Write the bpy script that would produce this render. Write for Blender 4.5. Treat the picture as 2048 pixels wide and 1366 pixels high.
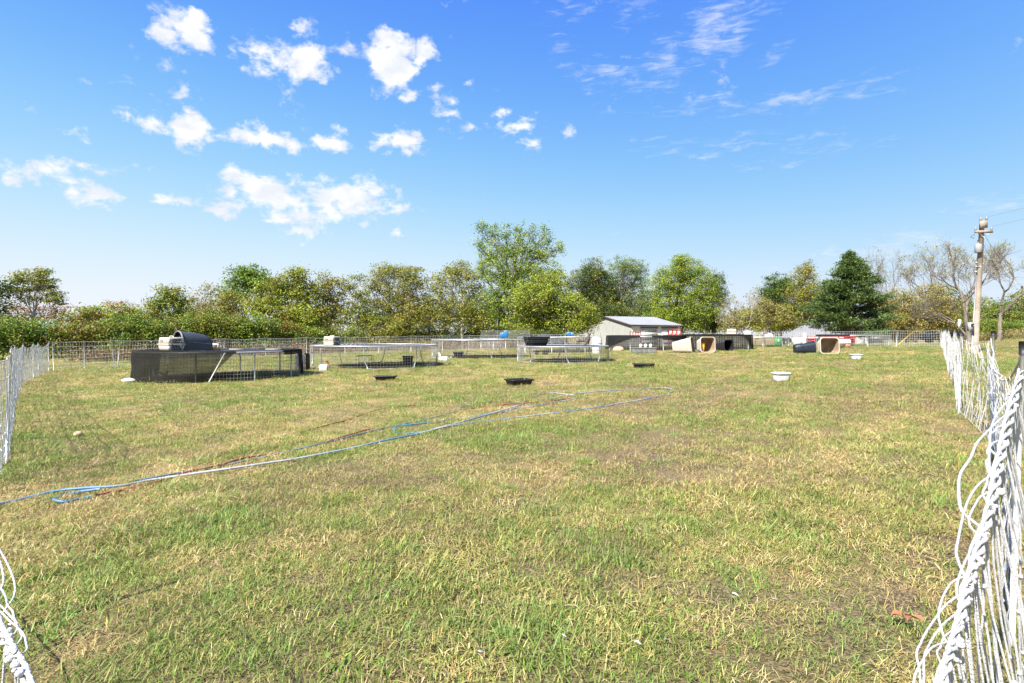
import bpy, math, random
import numpy as np
from mathutils import Vector, Matrix

for o in list(bpy.data.objects): bpy.data.objects.remove(o)
scene = bpy.context.scene
COL = scene.collection
RNG = np.random.default_rng(7)
random.seed(7)
R = math.radians

# ------------------------------------------------------------------ camera
F, CX, HY, EYE = 1120.0, 1024.0, 668.0, 1.25      # focal length, centre and eye level in photo pixels; eye height in metres
cd = bpy.data.cameras.new('camera'); cam = bpy.data.objects.new('camera', cd); COL.objects.link(cam)
cam.location = (0, 0, EYE); cam.rotation_euler = (R(90), 0, 0)
cd.sensor_width = 36.0; cd.lens = F / 2048 * 36.0
cd.shift_y = -(683 - HY) / 2048
cd.clip_start = 0.05; cd.clip_end = 3000
scene.camera = cam
scene.render.resolution_x, scene.render.resolution_y = 1024, 683

# ------------------------------------------------------------------ sun, sky, exposure
SUN_EL, SUN_AZ = R(46), R(220)                     # azimuth clockwise from +Y: behind the camera, a little to the left
sd = Vector((math.sin(SUN_AZ) * math.cos(SUN_EL), math.cos(SUN_AZ) * math.cos(SUN_EL), math.sin(SUN_EL)))
sl = bpy.data.lights.new('sun', 'SUN'); sl.energy = 5.0; sl.angle = R(0.53); sl.color = (1.0, 0.955, 0.88)
so = bpy.data.objects.new('sun', sl); COL.objects.link(so)
so.rotation_euler = sd.to_track_quat('Z', 'Y').to_euler(); so.location = (-20, -30, 40)
vs = scene.view_settings
vs.view_transform = 'Standard'; vs.look = 'None'; vs.gamma = 1.0; vs.use_curve_mapping = False
vs.exposure = 1.52
SKY_GAIN = 10.0 / 2 ** vs.exposure

world = bpy.data.worlds.new('World'); scene.world = world; world.use_nodes = True
WN, WL = world.node_tree.nodes, world.node_tree.links
WN.clear()
def wn(t, **kw):
    n = WN.new(t)
    for k, v in kw.items(): setattr(n, k, v)
    return n
w_out = wn('ShaderNodeOutputWorld'); w_bg = wn('ShaderNodeBackground')
sky = wn('ShaderNodeTexSky', sky_type='NISHITA', sun_disc=False, sun_elevation=SUN_EL, sun_rotation=-SUN_AZ,
         altitude=300.0, air_density=1.0, dust_density=0.4, ozone_density=1.5)
tc = wn('ShaderNodeTexCoord')
def wmath(op, a, b=None, c=None, clamp=False):
    n = wn('ShaderNodeMath', operation=op, use_clamp=clamp)
    for i, x in enumerate((a, b, c)):
        if x is None: continue
        if isinstance(x, (int, float)): n.inputs[i].default_value = x
        else: WL.new(x, n.inputs[i])
    return n.outputs[0]
def wvec(op, a, b=None, c=None):
    n = wn('ShaderNodeVectorMath', operation=op)
    for i, x in enumerate((a, b, c)):
        if x is None: continue
        if isinstance(x, (tuple, list)): n.inputs[i].default_value = x
        else: WL.new(x, n.inputs[i])
    return n.outputs['Value'] if op == 'LENGTH' else n.outputs[0]
def wnoise(vec, scale, detail, rough=0.55, dist=0.0, color=False):
    n = wn('ShaderNodeTexNoise'); n.inputs['Scale'].default_value = scale; n.inputs['Detail'].default_value = detail
    n.inputs['Roughness'].default_value = rough; n.inputs['Distortion'].default_value = dist
    WL.new(vec, n.inputs['Vector'])
    return n.outputs['Color'] if color else n.outputs['Fac']
D = tc.outputs['Generated']
# the photograph's vivid rendering of the sky: each channel of the Sky Texture through one soft shoulder, the same in every direction
ssep = wn('ShaderNodeSeparateColor'); scmb = wn('ShaderNodeCombineColor'); WL.new(sky.outputs[0], ssep.inputs[0])
for ch, kk in enumerate((8.4, 6.0, 0.30)):
    sq = wmath('POWER', ssep.outputs[ch], 2.0)
    WL.new(wmath('MULTIPLY', wmath('DIVIDE', sq, wmath('ADD', sq, kk)), SKY_GAIN), scmb.inputs[ch])
warp = wvec('SUBTRACT', wnoise(D, 16.0, 6, 0.6, color=True), (0.5, 0.5, 0.5))
DW = wvec('MULTIPLY_ADD', warp, (0.085, 0.085, 0.07), D)
# cumulus and wisps: a direction in the sky, angular half width and half height, strength
cumulus = [(362,58,52,44,1.15),(345,70,40,26,.9),(605,125,66,40,1.15),(560,130,60,22,.75),(515,110,44,30,.55),(610,62,30,26,.6),(785,125,60,52,1.25),(850,105,34,34,1.05),(820,180,26,14,.7),
  (382,255,48,44,1.15),(300,243,52,26,.85),(432,275,20,18,.6),(530,275,72,24,.95),(522,260,26,20,.8),(672,280,44,24,1.0),(800,285,56,30,1.0),(790,270,30,22,.8),
  (530,378,104,40,1.2),(690,395,120,44,1.0),(440,415,50,18,.8),(600,425,90,24,.75),(800,420,44,22,.6),(596,460,44,18,.75),(560,440,44,14,.6),
  (180,385,54,26,.85),(195,415,30,12,.5),(100,345,66,30,.68),(12,345,34,24,.8),(170,338,60,14,.5),(345,392,54,14,.6),(275,335,40,12,.45),(1030,258,44,24,.72),(1005,218,24,14,.45),(1135,268,20,14,.55),(1058,298,24,13,.45),
  (130,262,22,14,.5),(365,175,26,22,.5),(325,135,28,24,.35),(700,110,50,22,.45),(890,215,34,36,.38),(930,260,24,12,.4),(800,475,28,9,.4),(62,215,16,12,.4),(180,170,16,12,.4),(610,487,14,7,.45)]
cirrus = [(1440,40,70,54,.8),(1420,90,80,34,.75),(1470,85,40,50,.6),(1330,130,50,46,.7),(1270,20,60,34,.6),(1220,160,70,24,.62),(1150,142,46,22,.5),(1130,100,34,24,.4),(1140,12,50,26,.5),(1550,105,26,22,.5),(1520,15,40,30,.45),
  (1580,200,150,16,.75),(1420,208,140,16,.5),(1700,192,100,14,.42),(1440,300,130,13,.55),(1600,300,130,18,.42),(1340,285,90,10,.4),(1480,275,110,12,.38),(1620,275,90,9,.36),(1540,330,80,8,.3),(2010,402,90,22,.55),(1770,505,120,26,.6),(1850,490,80,30,.6),(1950,530,160,60,.5),(1640,515,90,18,.3),(1560,545,120,12,.32),(300,180,60,8,.25)]
def blobs(lst, vec):
    acc = None
    for px, py, rx, ry, s in lst:
        v = Vector(((px - CX) / F, 1.0, (HY - py) / F)); L = v.length; c = v / L
        k = L * F
        S = (k / rx, k / (rx * 1.5), k / ry)
        x = wvec('LENGTH', wvec('MULTIPLY_ADD', vec, S, tuple(-c[i] * S[i] for i in range(3))))
        x = wmath('MULTIPLY_ADD', x, -s * 0.9, s)
        acc = x if acc is None else wmath('MAXIMUM', acc, x)
    return acc
def ramp(x, a, b):
    n = wn('ShaderNodeMapRange', interpolation_type='SMOOTHSTEP'); n.inputs[1].default_value = a; n.inputs[2].default_value = b
    WL.new(x, n.inputs[0]); return n.outputs[0]
Dst = wvec('MULTIPLY', D, (1.0, 1.0, 1.6))
fb = wnoise(Dst, 34.0, 9, 0.62, 0.25)
bgc = wmath('MULTIPLY_ADD', wnoise(Dst, 7.0, 4, 0.5), 2.4, -1.62)        # scattered scraps of cloud all round
m1 = wmath('MAXIMUM', blobs(cumulus, DW), bgc)
c1 = ramp(wmath('MULTIPLY_ADD', wmath('SUBTRACT', fb, 0.5), 2.0, m1), 0.10, 0.74)
Dci = wvec('MULTIPLY', D, (0.55, 0.55, 2.6))
fci = wnoise(Dci, 46.0, 9, 0.66, 0.6)
m2 = blobs(cirrus, DW)
c2 = wmath('MULTIPLY', ramp(wmath('MULTIPLY_ADD', wmath('SUBTRACT', fci, 0.5), 2.6, m2), 0.10, 1.15), 0.48)
cov = wmath('MAXIMUM', c1, c2, clamp=True)
cmix = wn('ShaderNodeMix', data_type='RGBA'); WL.new(cov, cmix.inputs[0]); WL.new(scmb.outputs[0], cmix.inputs[6])
cl = wn('ShaderNodeMix', data_type='RGBA'); WL.new(ramp(wnoise(Dst, 26.0, 5, 0.5), .35, .7), cl.inputs[0])
cl.inputs[6].default_value = (SKY_GAIN * .86, SKY_GAIN * .90, SKY_GAIN * .98, 1); cl.inputs[7].default_value = (SKY_GAIN * 1.10, SKY_GAIN * 1.10, SKY_GAIN * 1.10, 1)
WL.new(cl.outputs[2], cmix.inputs[7])
WL.new(cmix.outputs[2], w_bg.inputs['Color']); w_bg.inputs['Strength'].default_value = 0.1
WL.new(w_bg.outputs[0], w_out.inputs['Surface'])

# ------------------------------------------------------------------ numeric helpers
def sstep(a, b, x):
    t = np.clip((np.asarray(x, float) - a) / (b - a), 0, 1); return t * t * (3 - 2 * t)
_perm = np.random.default_rng(3).random((256, 256))
def vnoise(x, y):
    x = np.asarray(x, float); y = np.asarray(y, float)
    xi = np.floor(x).astype(int); yi = np.floor(y).astype(int); fx = x - xi; fy = y - yi
    fx = fx * fx * (3 - 2 * fx); fy = fy * fy * (3 - 2 * fy)
    g = lambda a, b: _perm[a % 256, b % 256]
    return (g(xi, yi) * (1 - fx) + g(xi + 1, yi) * fx) * (1 - fy) + (g(xi, yi + 1) * (1 - fx) + g(xi + 1, yi + 1) * fx) * fy
def fbm(x, y, o=4):
    s = 0; a = .5; t = 0
    for i in range(o):
        s = s + a * vnoise(x * 2 ** i + 17.3 * i, y * 2 ** i + 5.1 * i); t += a; a *= .5
    return s / t
def gz(x, y):
    x = np.asarray(x, float); y = np.asarray(y, float)
    xs = np.clip(x, -45, 48); ys = np.clip(y, -5, 55)
    base = .011 * xs + .003 * ys
    ratio = x / np.maximum(y, 1)
    drop = sstep(43, 66, y) * sstep(.86, .66, ratio) * sstep(-.35, 0.02, ratio) * 1.35
    bank = sstep(30, 44, y) * sstep(.80, .92, ratio) * 0.25
    return base - drop + bank + .05 * (fbm(x * .22, y * .22, 2) - .5)
def gzf(x, y): return float(gz(x, y))
def G(px, py):
    """ground point under a photo pixel"""
    tx = (px - CX) / F; tz = (py - HY) / F
    d = EYE / max(tz + .011 * tx + .003, 1e-3)
    for _ in range(12):
        d = 0.5 * d + 0.5 * (EYE - gzf(tx * d, d)) / max(tz, 1e-3)
    return Vector((tx * d, d, gzf(tx * d, d)))
def P(px, py, d):
    return Vector(((px - CX) / F * d, d, EYE + (HY - py) / F * d))
def PG(px, d):
    x = (px - CX) / F * d; return Vector((x, d, gzf(x, d)))

# ------------------------------------------------------------------ mesh building
class MB:
    def __init__(s): s.v = []; s.f = []; s.n = 0; s.c = []
    def add(s, verts, faces, col=None):
        verts = np.asarray(verts, float).reshape(-1, 3)
        s.v.append(verts)
        for f in (faces if isinstance(faces, list) else [faces]):
            s.f.append(np.asarray(f, int).reshape(len(f), -1) + s.n)
        if col is not None:
            col = np.asarray(col, float)
            if col.ndim == 1: col = np.tile(col, (len(verts), 1))
            s.c.append(col)
        s.n += len(verts); return s
    def box(s, c, size, rz=0.0, rx=0.0, taper=1.0):
        hx, hy, hz = [a / 2 for a in size]
        v = [(-hx, -hy, -hz), (hx, -hy, -hz), (hx, hy, -hz), (-hx, hy, -hz)]
        v += [(a * taper, b * taper, hz) for a, b, _ in v]
        M = Matrix.Translation(Vector(c)) @ Matrix.Rotation(rz, 4, 'Z') @ Matrix.Rotation(rx, 4, 'X')
        v = [M @ Vector(a) for a in v]
        s.add(v, np.array([(3, 2, 1, 0), (4, 5, 6, 7), (0, 1, 5, 4), (1, 2, 6, 5), (2, 3, 7, 6), (3, 0, 4, 7)])); return s
    def tube(s, pts, r, k=5, cap=True, col=None):
        p = np.asarray([tuple(a) for a in pts], float); n = len(p)
        r = np.broadcast_to(np.asarray(r, float), (n,))
        t = np.gradient(p, axis=0); t /= np.linalg.norm(t, axis=1, keepdims=True) + 1e-12
        m = t.mean(0); up = np.array([0, 0, 1.]) if abs(m[2]) < .75 * (np.linalg.norm(m) + 1e-9) else np.array([0.3, 1., 0])
        a = np.cross(t, up); a /= np.linalg.norm(a, axis=1, keepdims=True) + 1e-12
        b = np.cross(t, a)
        ang = np.arange(k) * 2 * math.pi / k
        ring = p[:, None, :] + r[:, None, None] * (np.cos(ang)[None, :, None] * a[:, None, :] + np.sin(ang)[None, :, None] * b[:, None, :])
        i = np.arange(n - 1)[:, None] * k; j = np.arange(k)[None, :]; j2 = (j + 1) % k
        q = np.stack([i + j, i + j2, i + k + j2, i + k + j], -1).reshape(-1, 4)
        fs = [q]
        if cap and k >= 3:
            fs += [np.array([list(range(k))]), np.array([list(range((n - 1) * k, n * k))[::-1]])]
        s.add(ring.reshape(-1, 3), fs, col); return s
    def loft(s, rings, cap0=True, cap1=True, closed=True):
        n, k = len(rings), len(rings[0])
        kk = k if closed else k - 1
        q = []
        for i in range(n - 1):
            for j in range(kk):
                q.append((i * k + j, i * k + (j + 1) % k, (i + 1) * k + (j + 1) % k, (i + 1) * k + j))
        fs = [np.array(q)]
        if cap0: fs.append(np.array([list(range(k))[::-1]]))
        if cap1: fs.append(np.array([list(range((n - 1) * k, n * k))]))
        s.add([p for rg in rings for p in rg], fs); return s
    def torus(s, c, Rr, r, n=48, k=8):
        a = np.arange(n) * 2 * math.pi / n; b = np.arange(k) * 2 * math.pi / k
        x = (Rr + r * np.cos(b)[None]) * np.cos(a)[:, None]; y = (Rr + r * np.cos(b)[None]) * np.sin(a)[:, None]; z = np.broadcast_to(r * np.sin(b)[None], x.shape)
        v = np.stack([x + c[0], y + c[1], z + c[2]], -1).reshape(-1, 3)
        i = np.arange(n)[:, None]; j = np.arange(k)[None]
        q = np.stack([i * k + j, ((i + 1) % n) * k + j, ((i + 1) % n) * k + (j + 1) % k, i * k + (j + 1) % k], -1).reshape(-1, 4)
        s.add(v, q); return s
    def ball(s, c, r, n=8, m=5):
        r = np.broadcast_to(np.asarray(r, float), (3,))
        rings = []
        for i in range(1, m):
            th = math.pi * i / m
            rings.append([(c[0] + r[0] * math.sin(th) * math.cos(2 * math.pi * j / n), c[1] + r[1] * math.sin(th) * math.sin(2 * math.pi * j / n), c[2] - r[2] * math.cos(th)) for j in range(n)])
        return s.loft(rings)
    def leaves(s, c, u, w, col):
        v = np.stack([c - u * .5, c + w * .5 + u * .05, c + u * .5, c - w * .5 + u * .05], 1).reshape(-1, 3)
        q = np.arange(len(v)).reshape(-1, 4)
        s.add(v, q, np.repeat(col, 4, axis=0)); return s
    def build(s, name, mat, parent=None, smooth=False, world=False, kind=None, label=None):
        me = bpy.data.meshes.new(name)
        V = np.concatenate(s.v) if s.v else np.zeros((0, 3))
        me.vertices.add(len(V)); me.vertices.foreach_set('co', V.ravel())
        tot = [np.full(len(f), f.shape[1]) for f in s.f]; tot = np.concatenate(tot)
        idx = np.concatenate([f.ravel() for f in s.f])
        me.loops.add(len(idx)); me.loops.foreach_set('vertex_index', idx)
        me.polygons.add(len(tot)); me.polygons.foreach_set('loop_start', np.concatenate([[0], np.cumsum(tot)[:-1]]))
        me.update(calc_edges=True)
        if s.c:
            Cc = np.concatenate(s.c); at = me.color_attributes.new('col', 'FLOAT_COLOR', 'POINT')
            at.data.foreach_set('color', np.concatenate([Cc, np.ones((len(Cc), 1))], 1).ravel())
        if smooth: me.polygons.foreach_set('use_smooth', np.ones(len(tot), bool))
        if mat: me.materials.append(mat)
        o = bpy.data.objects.new(name, me); COL.objects.link(o)
        if parent:
            o.parent = parent
            if world: o.matrix_parent_inverse = parent_matrix(parent).inverted()
        if kind: o['kind'] = kind
        if label: o['label'] = label
        return o
def parent_matrix(o):
    M = Matrix.LocRotScale(o.location, o.rotation_euler, o.scale)
    return M
def thing(name, label, cat, loc=(0, 0, 0), rz=0.0, group=None, rot=None):
    o = bpy.data.objects.new(name, None); COL.objects.link(o); o.empty_display_size = .2
    o.location = loc; o.rotation_euler = rot if rot else (0, 0, rz)
    return tag(o, label, cat, group)
def tag(o, label, cat, group=None):
    o['label'] = label; o['category'] = cat
    if group: o['group'] = group
    return o
def place(o, loc, rz=0.0, rot=None):
    o.location = loc; o.rotation_euler = rot if rot else (0, 0, rz); return o
def smooth_path(pts, n=8):
    p = [Vector(a) for a in pts]; p = [p[0] * 2 - p[1]] + p + [p[-1] * 2 - p[-2]]
    out = []
    for i in range(1, len(p) - 2):
        for j in range(n):
            t = j / n
            out.append(.5 * ((2 * p[i]) + (p[i + 1] - p[i - 1]) * t + (2 * p[i - 1] - 5 * p[i] + 4 * p[i + 1] - p[i + 2]) * t * t + (3 * p[i] - p[i - 1] - 3 * p[i + 1] + p[i + 2]) * t ** 3))
    out.append(p[-2]); return out

# ------------------------------------------------------------------ materials
def mat(name, col, rough=.6, var=.18, scale=6.0, metal=0.0, bump=0.0, bscale=40.0, dark=None, alpha=None, spec=.4, stripes=None):
    m = bpy.data.materials.new(name); m.use_nodes = True
    col = tuple(c_ * .8 for c_ in col); dark = tuple(c_ * .8 for c_ in dark) if dark else None
    N, L = m.node_tree.nodes, m.node_tree.links
    b = N['Principled BSDF']; b.inputs['Roughness'].default_value = rough; b.inputs['Metallic'].default_value = metal
    b.inputs['Specular IOR Level'].default_value = spec
    t = N.new('ShaderNodeTexCoord'); n = N.new('ShaderNodeTexNoise'); n.inputs['Scale'].default_value = scale; n.inputs['Detail'].default_value = 6
    n.inputs['Roughness'].default_value = .6
    L.new(t.outputs['Object'], n.inputs['Vector'])
    r = N.new('ShaderNodeMapRange'); r.inputs[1].default_value = .3; r.inputs[2].default_value = .7; L.new(n.outputs['Fac'], r.inputs[0])
    mx = N.new('ShaderNodeMix'); mx.data_type = 'RGBA'; L.new(r.outputs[0], mx.inputs[0])
    lo = dark if dark else tuple(c * (1 - var) for c in col); hi = tuple(min(1, c * (1 + var * .5)) for c in col)
    mx.inputs[6].default_value = (*lo, 1); mx.inputs[7].default_value = (*hi, 1)
    L.new(mx.outputs[2], b.inputs['Base Color'])
    if bump:
        n2 = N.new('ShaderNodeTexNoise'); n2.inputs['Scale'].default_value = bscale; n2.inputs['Detail'].default_value = 4; L.new(t.outputs['Object'], n2.inputs['Vector'])
        bp = N.new('ShaderNodeBump'); bp.inputs['Strength'].default_value = bump; bp.inputs['Distance'].default_value = .02
        L.new(n2.outputs['Fac'], bp.inputs['Height']); L.new(bp.outputs[0], b.inputs['Normal'])
    if alpha is not None:
        b.inputs['Alpha'].default_value = alpha
    return m
def leafmat(name, trans=.35):
    m = bpy.data.materials.new(name); m.use_nodes = True
    N, L = m.node_tree.nodes, m.node_tree.links; N.clear()
    out = N.new('ShaderNodeOutputMaterial'); a = N.new('ShaderNodeAttribute'); a.attribute_name = 'col'
    n = N.new('ShaderNodeTexNoise'); n.inputs['Scale'].default_value = 2.3; g = N.new('ShaderNodeNewGeometry'); L.new(g.outputs['Position'], n.inputs['Vector'])
    h = N.new('ShaderNodeHueSaturation'); L.new(a.outputs['Color'], h.inputs['Color'])
    mr = N.new('ShaderNodeMapRange'); mr.inputs[3].default_value = .75; mr.inputs[4].default_value = 1.25; L.new(n.outputs['Fac'], mr.inputs[0]); L.new(mr.outputs[0], h.inputs['Value'])
    b = N.new('ShaderNodeBsdfPrincipled'); b.inputs['Roughness'].default_value = .5; b.inputs['Specular IOR Level'].default_value = .25
    L.new(h.outputs[0], b.inputs['Base Color'])
    t = N.new('ShaderNodeBsdfTranslucent'); L.new(h.outputs[0], t.inputs['Color'])
    mx = N.new('ShaderNodeMixShader'); mx.inputs[0].default_value = trans
    L.new(b.outputs[0], mx.inputs[1]); L.new(t.outputs[0], mx.inputs[2]); L.new(mx.outputs[0], out.inputs['Surface'])
    return m
def clothmat(name, col, op):
    m = bpy.data.materials.new(name); m.use_nodes = True
    N, L = m.node_tree.nodes, m.node_tree.links
    b = N['Principled BSDF']; b.inputs['Roughness'].default_value = .9; b.inputs['Specular IOR Level'].default_value = .12; b.inputs['Base Color'].default_value = (*col, 1)
    t = N.new('ShaderNodeTexCoord'); n = N.new('ShaderNodeTexNoise'); n.inputs['Scale'].default_value = 3; n.inputs['Detail'].default_value = 5
    L.new(t.outputs['Object'], n.inputs['Vector'])
    r = N.new('ShaderNodeMapRange'); r.inputs[3].default_value = op - .1; r.inputs[4].default_value = min(1, op + .1); L.new(n.outputs['Fac'], r.inputs[0])
    L.new(r.outputs[0], b.inputs['Alpha'])
    return m
M = dict(
    galv=mat('galvanised_steel', (.52, .53, .54), .42, .25, 9, .55, .1, 60),
    wire=mat('galvanised_wire', (.55, .55, .54), .5, .2, 5, .3),
    cord=mat('white_poly_cord', (.66, .66, .65), .6, .2, 14, 0, .25, 220),
    twine=mat('twisted_white_twine', (.70, .70, .69), .7, .3, 300, 0, .5, 460, dark=(.40, .40, .41)),
    postw=mat('white_plastic_post', (.68, .68, .66), .5, .12, 8),
    capb=mat('black_post_cap', (.02, .02, .022), .5),
    trampmat=mat('trampoline_fabric', (.022, .022, .025), .75, .3, 3, 0, .2, 90, dark=(.04, .038, .034)),
    pad=mat('faded_spring_pad', (.30, .31, .33), .7, .4, 5, 0, .2, 30, dark=(.16, .17, .18)),
    shade=clothmat('black_shade_cloth', (.012, .012, .010), .80),
    shade2=clothmat('black_shade_cloth_dense', (.011, .011, .011), .93),
    crate=mat('cream_kennel_plastic', (.58, .52, .43), .5, .1, 4, 0, .05),
    crated=mat('grey_vent_plastic', (.10, .095, .09), .6),
    igloo=mat('grey_kennel_plastic', (.055, .062, .075), .55, .25, 3, 0, .08),
    igloor=mat('pale_grey_rim', (.15, .155, .17), .55, .2, 5),
    dark=mat('black_plastic', (.016, .016, .018), .45, .3, 6, 0, .1),
    navy=mat('dark_blue_plastic', (.018, .025, .038), .45, .3, 4, 0, .08),
    tan=mat('tan_plastic', (.47, .41, .34), .55, .18, 2.5, 0, .1, 12, dark=(.40, .34, .27)),
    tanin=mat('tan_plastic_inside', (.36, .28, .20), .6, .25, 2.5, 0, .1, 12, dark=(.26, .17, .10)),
    white=mat('white_plastic', (.66, .66, .66), .42, .06, 3),
    jug=mat('milky_jug_plastic', (.58, .60, .60), .35, .08, 8),
    redcap=mat('red_cap', (.55, .04, .03), .5),
    orange=mat('orange_plastic', (.80, .28, .05), .5),
    yellow=mat('yellow_bucket_plastic', (.85, .48, .02), .45, .1),
    blue=mat('blue_plastic', (.02, .17, .42), .45, .15),
    bluel=mat('pale_blue_print', (.40, .55, .72), .5),
    wood=mat('raw_board', (.46, .26, .12), .7, .3, 5, 0, .2, 20),
    woodp=mat('pale_board', (.48, .38, .28), .8, .3, 5, 0, .2, 20),
    pole=mat('weathered_pole_wood', (.34, .28, .22), .85, .3, 3, 0, .4, 14, dark=(.20, .16, .13)),
    bark=mat('grey_bark', (.20, .165, .13), .9, .4, 4, 0, .5, 18),
    barkp=mat('pale_bark', (.36, .31, .26), .9, .35, 4, 0, .4, 18),
    barkd=mat('dark_bark', (.085, .07, .058), .9, .4, 4, 0, .5, 18),
    shedw=mat('white_siding', (.68, .66, .62), .6, .08, 1.5),
    shedg=mat('grey_green_siding_with_shade', (.32, .32, .29), .55, .1, 1.2),  # grey-green siding, darkened further so the gable's shade sits in its colour
    roofm=mat('galvanised_roof', (.30, .31, .32), .6, .12, .8),
    roofh=mat('pale_metal_roof', (.22, .22, .22), .5, .12, .7),
    wallg=mat('grey_house_wall', (.34, .34, .34), .7, .15, 1.5),
    glass=mat('dark_window_glass', (.03, .035, .04), .1, .2, 2, spec=.6),
    fascia=mat('brown_fascia', (.09, .065, .05), .7),
    red=mat('red_painted_steel', (.62, .03, .025), .45, .15),
    pink=mat('salmon_plastic', (.55, .28, .20), .6, .15),
    rust=mat('rusty_steel', (.26, .09, .05), .8, .3, 6),
    green=mat('green_plastic', (.06, .38, .10), .5),
    yel=mat('yellow_guy_guard', (.75, .50, .04), .5),
    grey=mat('grey_concrete_plastic', (.22, .22, .22), .7, .25, 4, 0, .2, 25),
    carb=mat('dark_blue_car_paint', (.02, .04, .09), .25, .1, 2, .3),
    tyre=mat('rubber', (.02, .02, .02), .8),
    feather=mat('white_feather', (.42, .42, .44), .8),
    birdb=mat('brown_grey_plumage', (.085, .068, .055), .8, .5, 14, 0, .5, 60, dark=(.035, .03, .028)),
    birdw=mat('white_plumage', (.72, .66, .56), .8, .2, 14, 0, .3, 50),
    beak=mat('yellow_beak', (.55, .32, .04), .5),
    leafdry=mat('dry_brown_leaf', (.38, .17, .08), .8, .3, 20),
    stone=mat('tan_stone', (.55, .40, .27), .85, .25, 9, 0, .3, 20),
    porc=mat('insulator_porcelain', (.26, .23, .21), .3),
    steelg=mat('painted_grey_steel', (.32, .33, .34), .45, .12, 4),
    leaf=leafmat('tree_leaves', .32), needle=leafmat('cedar_needles', .12), blade=leafmat('grass_blades', .30),
    hedge=leafmat('shrub_leaves', .3),
)
# hose: blue with long sun-bleached white stretches (twist along the length)
def hosemat(name, c1, c2, sc, thr):
    m = bpy.data.materials.new(name); m.use_nodes = True; N, L = m.node_tree.nodes, m.node_tree.links
    b = N['Principled BSDF']; b.inputs['Roughness'].default_value = .45
    g = N.new('ShaderNodeNewGeometry'); n = N.new('ShaderNodeTexNoise'); n.inputs['Scale'].default_value = sc; n.inputs['Detail'].default_value = 3
    L.new(g.outputs['Position'], n.inputs['Vector'])
    r = N.new('ShaderNodeMapRange'); r.inputs[1].default_value = thr - .05; r.inputs[2].default_value = thr + .05; L.new(n.outputs['Fac'], r.inputs[0])
    mx = N.new('ShaderNodeMix'); mx.data_type = 'RGBA'; L.new(r.outputs[0], mx.inputs[0]); mx.inputs[6].default_value = (*c1, 1); mx.inputs[7].default_value = (*c2, 1)
    L.new(mx.outputs[2], b.inputs['Base Color']); return m
M['hose_bw'] = hosemat('blue_and_white_hose', (.06, .17, .32), (.34, .38, .40), .55, .50)
M['hose_b'] = hosemat('blue_hose', (.03, .14, .30), (.07, .21, .36), .8, .5)
M['hose_r'] = hosemat('red_hose', (.24, .04, .03), (.24, .12, .08), 1.2, .52)
M['hose_d'] = hosemat('dark_hose', (.05, .10, .16), (.20, .26, .32), .7, .52)

# ------------------------------------------------------------------ ground
def patch(x, y):
    """how green, how straw-like and how brown the turf is at a place"""
    x = np.asarray(x, float); y = np.asarray(y, float)
    n1 = fbm(x * .33 + 3, y * .24 + 9, 4); n2 = fbm(x * 1.1 + 31, y * .8 + 2, 4); n3 = fbm(x * 2.7 + 7, y * 2.3 + 40, 3); n4 = fbm(x * .6 + 51, y * .45 + 23, 4)
    side = sstep(4.0, -5.0, x)
    green = sstep(.44, .60, .45 * n1 + .35 * n2 + .2 * n3 + .07 * side + .05 * sstep(3.2, 2.0, y))
    straw = sstep(.45, .62, .5 * n4 + .3 * n2 + .2 * n3 + .05 * sstep(7, 14, y) * side + .02)
    brown = sstep(.50, .62, .55 * fbm(x * .5 + 80, y * .42 + 11, 4) + .45 * n3 + .05 * (1 - side))
    return green, straw, brown
def ax(lo, hi, a, b, step, grow):
    c = list(np.arange(a, b + 1e-6, step)); s = step; v = b
    while v < hi: s *= grow; v += s; c.append(v)
    s = step; v = a
    while v > lo: s *= grow; v -= s; c.insert(0, v)
    return np.array(c)
gx = ax(-1500, 1500, -22, 30, .28, 1.12); gy = ax(-600, 1800, 1.0, 44, .28, 1.12)
XX, YY = np.meshgrid(gx, gy); ZZ = gz(XX, YY)
mb = MB(); nx = len(gx); i = np.arange(len(gy) - 1)[:, None] * nx + np.arange(nx - 1)[None]
mb.add(np.stack([XX, YY, ZZ], -1).reshape(-1, 3), np.stack([i, i + 1, i + nx + 1, i + nx], -1).reshape(-1, 4))
gmat = bpy.data.materials.new('turf_soil'); gmat.use_nodes = True
N, L = gmat.node_tree.nodes, gmat.node_tree.links; b = N['Principled BSDF']; b.inputs['Roughness'].default_value = .95; b.inputs['Specular IOR Level'].default_value = .1
at = N.new('ShaderNodeAttribute'); at.attribute_name = 'turf'; sep = N.new('ShaderNodeSeparateColor'); L.new(at.outputs['Color'], sep.inputs[0])
g = N.new('ShaderNodeNewGeometry')
def gnoise(sc, det=6, rough=.65):
    n = N.new('ShaderNodeTexNoise'); n.inputs['Scale'].default_value = sc; n.inputs['Detail'].default_value = det; n.inputs['Roughness'].default_value = rough
    L.new(g.outputs['Position'], n.inputs['Vector']); return n.outputs['Fac']
def gmix(f, a, bb):
    mx = N.new('ShaderNodeMix'); mx.data_type = 'RGBA'
    if isinstance(f, float): mx.inputs[0].default_value = f
    else: L.new(f, mx.inputs[0])
    for k, c in ((6, a), (7, bb)):
        if isinstance(c, tuple): mx.inputs[k].default_value = (*c, 1)
        else: L.new(c, mx.inputs[k])
    return mx.outputs[2]
def gramp(x, a, bb):
    r = N.new('ShaderNodeMapRange'); r.inputs[1].default_value = a; r.inputs[2].default_value = bb; L.new(x, r.inputs[0]); return r.outputs[0]
soil = gmix(gramp(gnoise(40), .38, .64), (.13, .09, .05), (.42, .315, .19))
soil = gmix(gramp(gnoise(75, 4), .45, .6), soil, (.075, .06, .03))
grn = gmix(gramp(gnoise(48), .38, .62), (.06, .07, .02), (.24, .22, .08))
c = gmix(gramp(sep.outputs[0], .0, 1.2), soil, grn)
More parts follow.
